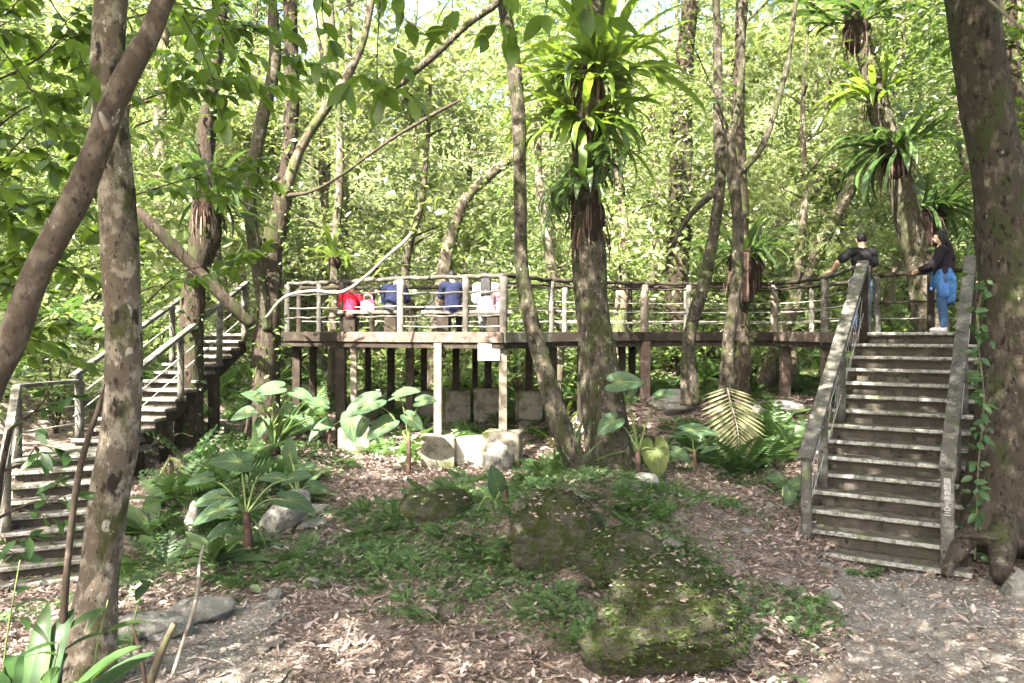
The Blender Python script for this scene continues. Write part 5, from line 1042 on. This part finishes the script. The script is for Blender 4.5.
sapling('leafy sapling behind the crossing trunks with broad sunlit leaves', [(92, 560, 8.6, 9), (118, 400, 8.6, 8), (121, 250, 8.6, 7), (118, 100, 8.6, 6), (120, -30, 8.6, 5)],
 [(120, 330, 8.6, 235, 265, 8.4, 5), (121, 250, 8.6, 70, 215, 8.2, 5), (120, 200, 8.6, 240, 165, 8.4, 6), (119, 150, 8.6, 60, 130, 8.5, 5), (118, 110, 8.6, 250, 90, 8.4, 6), (119, 60, 8.6, 60, 50, 8.4, 5), (119, 20, 8.6, 260, 30, 8.2, 6), (120, 0, 8.6, 180, 60, 8, 5), (120, -10, 8.6, 300, 60, 8.3, 5)], .19, 850, T=LEAFW, nl=15, sub=.65)
sapling('slender bush beside the landing with thin dark twigs and drooping leaves', [(-30, 660, 5.0, 8), (-10, 560, 5.0, 7), (0, 480, 5.0, 6), (10, 430, 5, 5)],
 [(-5, 520, 5, 60, 500, 4.9, 2), (5, 470, 5, 62, 455, 4.9, 2), (10, 430, 5, 55, 405, 5, 2), (-10, 550, 5, 20, 540, 4.8, 2)], .13, 880, 'leaf_deep', nl=4, sub=.22)
sapling('leafy sapling at the right edge behind the thick trunk', [(1060, 620, 10.5, 12), (1050, 400, 10.5, 9), (1045, 200, 10.5, 8), (1040, 60, 10.5, 6)],
 [(1048, 330, 10.5, 1000, 290, 10.6, 5), (1046, 230, 10.5, 1000, 180, 10.4, 5), (1045, 160, 10.5, 985, 90, 10.6, 6), (1042, 100, 10.5, 1000, 30, 10.4, 6), (1040, 60, 10.5, 940, 40, 10.8, 6), (1050, 400, 10.5, 1000, 380, 10.3, 4)], .17, 920, 'leaf_near', T=LEAFW)
# low shoots at the bottom left
for k, (px, py, D, lab, L_) in enumerate(((108, 600, 4.4, 'bright lance-leaved shoot arching before the stout pale trunk', .26), (150, 575, 5.9, 'small round-leaved seedling right of the stout pale trunk', .15), (60, 640, 3.9, 'bright lance-leaved shoot among the corner fern fronds', .24), (20, 560, 4.3, 'dark broad-leaved shoot at the left edge before the lower steps', .34))):
    t = thing('shoot', lab, 'shoot', gp(px - 20, D)); b = gp(px - 20, D); e = at(px, py, D); m = MB(); tube(m, [b - [0, 0, .05], (b + e) / 2 + [-.03, 0, .05], e], [.008, .006, .003], 6, .05); part(m, 'stem', MT['petiole'], t)
    r3 = np.random.default_rng(k + 40); lf = MB(); n = 7; pts = b + (e - b) * r3.uniform(.35, 1, (n, 1)); scatter(lf, T_leaf(.22 if k != 1 else .6, .4, .12, 6), pts, rdirs(n, -.1, .5, r3), rups(n, .3, r3), L_ * r3.uniform(.6, 1.1, n)); part(lf, 'leaves', MT['nest_dark' if k != 3 else 'leaf_deep'], t)
# ------------------------------------------------------------------ people
def capsule(mb, p0, p1, r0, r1, n=14):
    p0 = np.asarray(p0, float); p1 = np.asarray(p1, float); d = p1 - p0; L = np.linalg.norm(d); d = unit(d) if L > 1e-6 else np.array([0, 0, 1.]); x, y, _ = frame(d)
    th = np.arange(n) / n * 2 * PI; ring = x[None] * np.cos(th)[:, None] + y[None] * np.sin(th)[:, None]; V = []
    st = [(p0, r0, a) for a in np.linspace(-PI / 2 + .05, 0, 5)] + [(p1, r1, a) for a in np.linspace(0, PI / 2 - .05, 5)]
    for c, r_, a in st: V.append(c + d * r_ * math.sin(a) + ring * r_ * math.cos(a))
    V = np.concatenate(V); m = len(st); i = np.arange(m - 1)[:, None] * n; j = np.arange(n)[None]
    b = mb.n; mb.add(V, np.stack([i + j, i + (j + 1) % n, i + n + (j + 1) % n, i + n + j], -1).reshape(-1, 4))
    mb.f.append((np.array([list(range(n))[::-1], list(range((m - 1) * n, m * n))]) + b, True, 0))
def ball(mb, c, r, n=16):
    V = []; k = 10
    for a in np.linspace(-PI / 2 + .03, PI / 2 - .03, k):
        for t in np.arange(n) / n * 2 * PI: V.append((math.cos(a) * math.cos(t), math.cos(a) * math.sin(t), math.sin(a)))
    V = np.array(V) * np.asarray(r) + np.asarray(c); i = np.arange(k - 1)[:, None] * n; j = np.arange(n)[None]; b = mb.n
    mb.add(V, np.stack([i + j, i + (j + 1) % n, i + n + (j + 1) % n, i + n + j], -1).reshape(-1, 4)); mb.f.append((np.array([list(range(n))[::-1], list(range((k - 1) * n, k * n))]) + b, True, 0))
def fused(mb, vox, smooth=2):
    """one closed surface out of overlapping rounded pieces"""
    me = mb.mesh('tmp', [], (0, 0, 0)); o = bpy.data.objects.new('tmp', me); COL.objects.link(o)
    md = o.modifiers.new('r', 'REMESH'); md.mode = 'VOXEL'; md.voxel_size = vox
    ms = o.modifiers.new('s', 'SMOOTH'); ms.iterations = smooth; ms.factor = .5
    res = bpy.data.meshes.new_from_object(o.evaluated_get(bpy.context.evaluated_depsgraph_get())); bpy.data.objects.remove(o)
    V = np.empty(len(res.vertices) * 3); res.vertices.foreach_get('co', V); V = V.reshape(-1, 3)
    Nn = np.empty(len(V) * 3); res.vertices.foreach_get('normal', Nn); Nn = Nn.reshape(-1, 3)
    Fc = np.array([list(p.vertices) if len(p.vertices) == 4 else list(p.vertices) + [p.vertices[-1]] for p in res.polygons])
    q = [f for f in Fc if f[2] != f[3]]; bpy.data.meshes.remove(res); return V, np.array(q), Nn
def person(label, loc, rz, J, sc_, col, hair='short', jacket_w=1.0, extra=None, seat=False, vox=.009):
    """J: joints in metres for a 1.7 m body, x right, y ahead, z up"""
    loc = np.asarray(loc, float); t = thing('person', label, 'person', loc); cz, sz = math.cos(rz), math.sin(rz)
    def W(V): V = np.asarray(V) * sc_; return np.stack([V[:, 0] * cz - V[:, 1] * sz, V[:, 0] * sz + V[:, 1] * cz, V[:, 2]], -1) + loc
    def finish(mb, name, mat, vx, fold=0, seed=0, sm=2):
        V, Fq, Nn = fused(mb, vx, sm)
        if fold: V = V + Nn * (fold * snoise(V * [1, 1, .55], 22, seed) + fold * .6 * snoise(V, 41, seed + 1))[:, None]
        m = MB(); m.add(W(V), Fq, True); return part(m, name, mat, t)
    b = MB(); hip, chest, neck, head = [np.array(J[k], float) for k in ('hip', 'chest', 'neck', 'head')]
    up = unit(head - neck); sp = unit(chest - hip)
    capsule(b, hip, (hip + chest) / 2, .135, .125); capsule(b, (hip + chest) / 2, chest, .12, .14); capsule(b, chest, neck - sp * .05, .13, .07); capsule(b, neck - sp * .06, head - up * .05, .058, .052)
    hd = unit(np.array(J.get('look', (0, 1, 0)), float)); hx = unit(np.cross(hd, up)); 
    ball(b, head, (.078, .095, .112)); ball(b, head + hd * .03 - up * .055, (.055, .06, .06)); capsule(b, head + hd * .088, head + hd * .108 - up * .025, .013, .018); ball(b, head + hd * .078 - up * .062, (.028, .018, .014))
    for s_ in (-1, 1): ball(b, head + hx * s_ * .08 - up * .01, (.014, .022, .034)); ball(b, head + hd * .083 + hx * s_ * .033 + up * .012, (.016, .014, .013))
    for S in 'LR':
        sh, el, wr = [np.array(J[k + S], float) for k in ('sh', 'el', 'wr')]; capsule(b, chest + (sh - chest) * .4 + sp * .06, sh, .085, .066); capsule(b, sh, el, .056, .043); capsule(b, el, wr, .042, .028)
        hdir = unit(np.array(J.get('hand' + S, wr - el), float)); pal = wr + hdir * .085; side = unit(np.cross(hdir, np.array(J.get('palm' + S, (0, 0, -1)), float)) + 1e-9); pn = np.cross(side, hdir)
        for o_ in (-.025, 0, .025): capsule(b, wr + hdir * .01 + side * o_ * .6, pal + side * o_, .020, .017)
        curl = np.array(J.get('palm' + S, (0, 0, -1)), float)
        for q, (o_, l) in enumerate(((-.034, .066), (-.012, .078), (.011, .073), (.032, .057))):
            k0 = pal + side * o_; k1 = k0 + unit(hdir + curl * .45) * l * .55; k2 = k1 + unit(hdir * .5 + curl) * l * .5; capsule(b, k0, k1, .0105, .0095, 8); capsule(b, k1, k2, .0095, .0085, 8)
        th0 = wr + hdir * .03 - side * .03; th1 = th0 + unit(hdir * .7 - side * .7 + curl * .3) * .05; capsule(b, th0, th1, .014, .011, 8); capsule(b, th1, th1 + unit(hdir + curl * .5) * .035, .011, .009, 8)
        hp, kn, an, to = [np.array(J[k + S], float) for k in ('hp', 'kn', 'an', 'to')]; capsule(b, hip * .5 + hp * .5, hp, .11, .095); capsule(b, hp, kn, .092, .062); capsule(b, kn, (kn * .55 + an * .45), .06, .058); capsule(b, (kn * .55 + an * .45), an, .056, .038); capsule(b, an, to, .042, .032)
    finish(b, 'body', MT['skin'], vox)
    # shirt or jacket
    c = MB(); k = 1 + .0; g = .022 * jacket_w
    capsule(c, hip + sp * col.get('hem', .06), (hip + chest) / 2, .140 + g, .132 + g); capsule(c, (hip + chest) / 2, chest, .132 + g, .142 + g); capsule(c, chest, neck - sp * .075, .132 + g, .078 + g * .6)
    for S in 'LR':
        sh, el, wr = [np.array(J[k_ + S], float) for k_ in ('sh', 'el', 'wr')]; capsule(c, chest + (sh - chest) * .4 + sp * .06, sh, .09 + g * .6, .07 + g * .6)
        if col.get('sleeve', 'short') == 'short': capsule(c, sh, sh + (el - sh) * .72, .062 + g, .058 + g)
        else: capsule(c, sh, el, .060 + g, .048 + g); capsule(c, el, wr - (wr - el) * .06, .047 + g, .036 + g * .6)
    finish(c, 'shirt' if col.get('sleeve', 'short') == 'short' else 'jacket', col['top'], .012, .010, 3)
    c = MB(); capsule(c, hip - sp * .02, hip + sp * .07, .148, .142)
    for S in 'LR':
        hp, kn, an = [np.array(J[k_ + S], float) for k_ in ('hp', 'kn', 'an')]; capsule(c, hip * .5 + hp * .5, hp, .122, .108); capsule(c, hp, kn, .106, .078); capsule(c, kn, an + (kn - an) * .08, .076, .058)
    finish(c, 'trousers', col['legs'], .012, .011, 9)
    for S in 'LR':
        an, to = np.array(J['an' + S], float), np.array(J['to' + S], float); c = MB(); f = unit(to - an) ; capsule(c, an + [0, 0, -.035], to, .052, .043); capsule(c, an + [0, 0, .01], an + [0, 0, -.03], .05, .052); V, Fq, Nn = fused(c, .011); V[:, 2] = np.maximum(V[:, 2], J.get('floor', 0)); m = MB(); m.add(W(V), Fq, True); part(m, 'shoe', col['shoe'], t)
    c = MB(); 
    ball(c, head + up * .022 - hd * .016, (.087, .100, .106))
    if hair == 'long':
        for o_ in (-.06, -.02, .02, .06): capsule(c, head + hx * o_ - hd * .06, neck + hx * o_ * 1.2 - hd * .10, .045, .042); capsule(c, neck + hx * o_ * 1.2 - hd * .10, neck + hx * o_ * 1.3 - hd * .165 - sp * .23, .046, .03)
        for s_ in (-1, 1): capsule(c, head + hx * s_ * .075 - hd * .01, neck + hx * s_ * .085 - hd * .02 - sp * .04, .028, .024)
    V, Fq, Nn = fused(c, .010); V = V + Nn * (.004 * snoise(V * [1, 1, .2], 70, 4))[:, None]
    # keep the face clear: draw the hair in where it would cover it
    q = V - head; fr = q @ hd; uu = q @ up; k_ = (fr > .035) & (uu < .055); V[k_] -= hd * (fr[k_] - .035)[:, None] * 1.0
    m = MB(); m.add(W(V), Fq, True); part(m, 'hair', MT['hair'], t)
    if extra: extra(t, W, finish)
    return t
def stand(**k):
    J = dict(hip=(0, 0, .93), chest=(0, 0, 1.26), neck=(0, .01, 1.45), head=(0, .03, 1.60), shL=(-.19, 0, 1.385), shR=(.19, 0, 1.385), elL=(-.25, .02, 1.10), elR=(.25, .02, 1.10), wrL=(-.25, .12, .87), wrR=(.25, .12, .87),
             hpL=(-.09, 0, .88), hpR=(.09, 0, .88), knL=(-.10, .02, .48), knR=(.10, .02, .48), anL=(-.10, 0, .085), anR=(.10, 0, .085), toL=(-.12, .16, .045), toR=(.12, .16, .045)); J.update(k); return J
def sit(lean=.0, **k):
    z = .53; J = dict(hip=(0, 0, z), chest=(0, .04 + lean, z + .33), neck=(0, .07 + lean * 1.5, z + .51), head=(0, .11 + lean * 1.8, z + .65), shL=(-.19, .05 + lean, z + .445), shR=(.19, .05 + lean, z + .445), elL=(-.24, .16 + lean, z + .19), elR=(.24, .16 + lean, z + .19), wrL=(-.14, .36, z + .14), wrR=(.14, .36, z + .14),
             hpL=(-.09, .04, z - .02), hpR=(.09, .04, z - .02), knL=(-.12, .44, z - .02), knR=(.12, .44, z - .02), anL=(-.11, .44, .09), anR=(.11, .44, .09), toL=(-.12, .60, .045), toR=(.12, .60, .045)); J.update(k); return J
black = cloth('black_cotton', (.007, .007, .008), (.013, .013, .015)); navy = cloth('navy_cloth', (.006, .008, .024), (.011, .014, .034)); denim = cloth('blue_denim', (.035, .07, .14), (.07, .12, .20)); dark = cloth('dark_trousers', (.03, .028, .03)); white = cloth('white_cotton', (.55, .55, .58)); red = cloth('red_jacket', (.42, .01, .03), (.5, .03, .06)); ltblue = cloth('light_blue_cloth', (.04, .11, .27), (.08, .17, .36)); shoe = cloth('pale_shoe', (.5, .47, .47)); dshoe = cloth('dark_shoe', (.04, .04, .045)); pink = cloth('pink_cloth', (.75, .12, .25), (.8, .3, .4)); brown = cloth('brown_cloth', (.10, .065, .055)); plum = cloth('plum_black_cloth', (.012, .009, .014), (.024, .019, .028))
# man in black at the rail of the right landing: weight on the left hand, turned to the forest
HL = np.array([5.86, 14.55, DECK + 1.05]); ML = np.array([6.14, 14.05, DECK])
rel = HL - ML
person('man in a black T-shirt and jeans leaning his left hand on the rail', ML, 0, stand(wrL=(-.44, .20, 1.07), elL=(-.40, .02, 1.22), handL=(-.9, .3, -.25), palmL=(0, .1, -1), elR=(.26, .10, 1.13), wrR=(.20, .32, 1.05), handR=(0, 1, 0), head=(.02, .05, 1.60), look=(.15, .98, -.1)), 1.02,
       dict(top=black, legs=denim, shoe=dshoe, hem=.0), 'short')
# woman facing left with a blue jacket tied at the waist
def tied(t, W, finish):
    c = MB(); capsule(c, (0, 0, 1.0), (0, -.01, .88), .165, .19); capsule(c, (.06, -.04, .88), (.10, -.06, .58), .13, .11); capsule(c, (-.09, .0, .88), (-.13, -.02, .66), .12, .10); capsule(c, (-.02, -.07, .86), (-.02, -.11, .56), .13, .09); finish(c, 'tied_jacket', ltblue, .012, .022, 5)
    c = MB(); capsule(c, (.0, .14, 1.0), (.03, .18, .74), .04, .03); finish(c, 'sleeve_knot', ltblue, .010, .006, 6)
    c = MB(); V = []; ball(c, (0, .115, 1.555), (.055, .03, .045)); finish(c, 'face_mask', white, .009)
person('woman in a black jacket, long dark hair, blue jacket tied at her waist', (7.12, 13.2, DECK), math.radians(58), stand(elL=(-.24, .14, 1.12), wrL=(-.10, .34, 1.06), elR=(.24, .14, 1.12), wrR=(.10, .34, 1.06), handL=(.3, 1, -.2), handR=(-.3, 1, -.2), head=(0, .05, 1.60), look=(-.1, 1, 0)), .985,
       dict(top=plum, legs=denim, shoe=shoe, sleeve='long', hem=.08), 'long', 1.1, tied)
# seated people, backs to us
def sitat(px, D=15.86): return np.array([(px - CX) / F * D, D, DECK - .055])
def lap(name, mat, c, r):
    def f(t, W, finish):
        m = MB(); ball(m, c, r); finish(m, name, mat, .012, .012, 7)
    return f
person('seated person in a red jacket at the left bench, hunched forward', sitat(350) + [0, -.02, 0], .1, sit(.16), .84, dict(top=red, legs=brown, shoe=dshoe, sleeve='long'), 'short', 1.1)
person('seated person in a dark blue top bending forward behind the bright post', sitat(391), -.1, sit(.22), .98, dict(top=navy, legs=dark, shoe=dshoe, sleeve='long', hem=.12), 'short', 1.0)
person('seated man with short dark hair in a navy top, seen from behind', sitat(453), .05, sit(.0, head=(-.02, .10, 1.17)), 1.0, dict(top=navy, legs=dark, shoe=dshoe, hem=-.02), 'short', 1.3)
person('seated woman with long black hair in a white top, seen from behind', sitat(486), -.05, sit(.0, head=(-.02, .10, 1.17)), .99, dict(top=white, legs=cloth('grey_cloth', (.3, .3, .31)), shoe=dshoe, sleeve='long', hem=.0), 'long', 1.0)
def bag(label, c, size, mat, hh=1.35):
    t = thing('bag', label, 'bag', c); m = MB(); r = np.array(size) / 2; ball(m, np.array([0, 0, r[2]]), r); box(m, (0, 0, r[2] * .8), (size[0] * .9, size[1] * .9, size[2] * .9)); V, Fq, Nn = fused(m, .012); V[:, 2] = np.maximum(V[:, 2], 0); V = V + Nn * .008 * snoise(V, 18, 3)[:, None]; m = MB(); m.add(V + c, Fq, True); part(m, 'pouch', mat, t)
    m = MB(); tube(m, np.array(c) + np.array([[-size[0] * .3, 0, size[2] * .85], [-size[0] * .2, 0, size[2] * hh], [size[0] * .2, 0, size[2] * hh], [size[0] * .3, 0, size[2] * .85]]), .012, 7, .03); part(m, 'handle', mat, t)
SZ = DECK + .436
bag('pink bag on the left bench right of the person in red', np.array([(368 - CX) / F * 15.85, 15.85, SZ]), (.30, .20, .22), pink)
bag('small pink bag on the bench end beside the woman in white', np.array([(500 - CX) / F * 15.8, 15.8, SZ]), (.18, .16, .20), pink)
bag('dark low bag on the bench left of the man in navy', np.array([(431 - CX) / F * 15.9, 15.9, SZ]), (.26, .2, .12), dark)

# ------------------------------------------------------------------ light, sky, camera
SUN_EL = math.radians(47); SUN_DIR = np.array([-.32, -.55, 0]); SUN_DIR = unit(SUN_DIR) * math.cos(SUN_EL) + np.array([0, 0, math.sin(SUN_EL)])
w = bpy.data.worlds.new('World'); sc.world = w; w.use_nodes = True; nt = w.node_tree; bg = nt.nodes['Background']
sky = nt.nodes.new('ShaderNodeTexSky'); sky.sky_type = 'NISHITA'; sky.sun_disc = False; sky.sun_elevation = SUN_EL
sky.sun_rotation = math.atan2(SUN_DIR[0], SUN_DIR[1]); sky.air_density = .8; sky.dust_density = 6; sky.ozone_density = .2
nt.links.new(sky.outputs[0], bg.inputs[0]); bg.inputs[1].default_value = .085
L = bpy.data.lights.new('sun', 'SUN'); L.energy = 5; L.angle = math.radians(.5); L.color = (1, .94, .83)
lo = bpy.data.objects.new('sun', L); COL.objects.link(lo); lo.rotation_euler = Vector(SUN_DIR).to_track_quat('Z', 'Y').to_euler(); lo.location = (0, 0, 40)
cam = bpy.data.cameras.new('camera'); cam.sensor_width = 36; cam.lens = F / 1024 * 36; cam.shift_y = -(341.5 - HY) / 1024; cam.clip_end = 400; cam.clip_start = .05
co_ = bpy.data.objects.new('camera', cam); COL.objects.link(co_); co_.rotation_euler = (PI / 2, 0, 0); sc.camera = co_
sc.view_settings.view_transform = 'Standard'; sc.view_settings.look = 'None'; sc.view_settings.gamma = 1; sc.view_settings.use_curve_mapping = False
sc.view_settings.exposure = 3.5
c = sc.cycles; c.max_bounces = 8; c.diffuse_bounces = 4; c.glossy_bounces = 2; c.transmission_bounces = 4; c.volume_bounces = 1; c.caustics_reflective = False; c.caustics_refractive = False; c.sample_clamp_indirect = 6
c.use_adaptive_sampling = True; c.adaptive_threshold = .02

HZ = 0.0002
if HZ:
    m = MB(); box(m, (0, 20, 12.2), (190, 165, 33.0)); h = m.build('haze', None, origin=(0, 0, 0)); h['kind'] = 'stuff'; h['label'] = 'pale damp air between the trees'
    mm = bpy.data.materials.new('haze_air'); mm.use_nodes = True; nt = mm.node_tree; nt.nodes.clear(); v = nt.nodes.new('ShaderNodeVolumePrincipled'); v.inputs['Color'].default_value = (.97, 1, .95, 1); v.inputs['Density'].default_value = HZ; v.inputs['Anisotropy'].default_value = 0
    o = nt.nodes.new('ShaderNodeOutputMaterial'); nt.links.new(v.outputs[0], o.inputs['Volume']); h.data.materials.clear(); h.data.materials.append(mm)
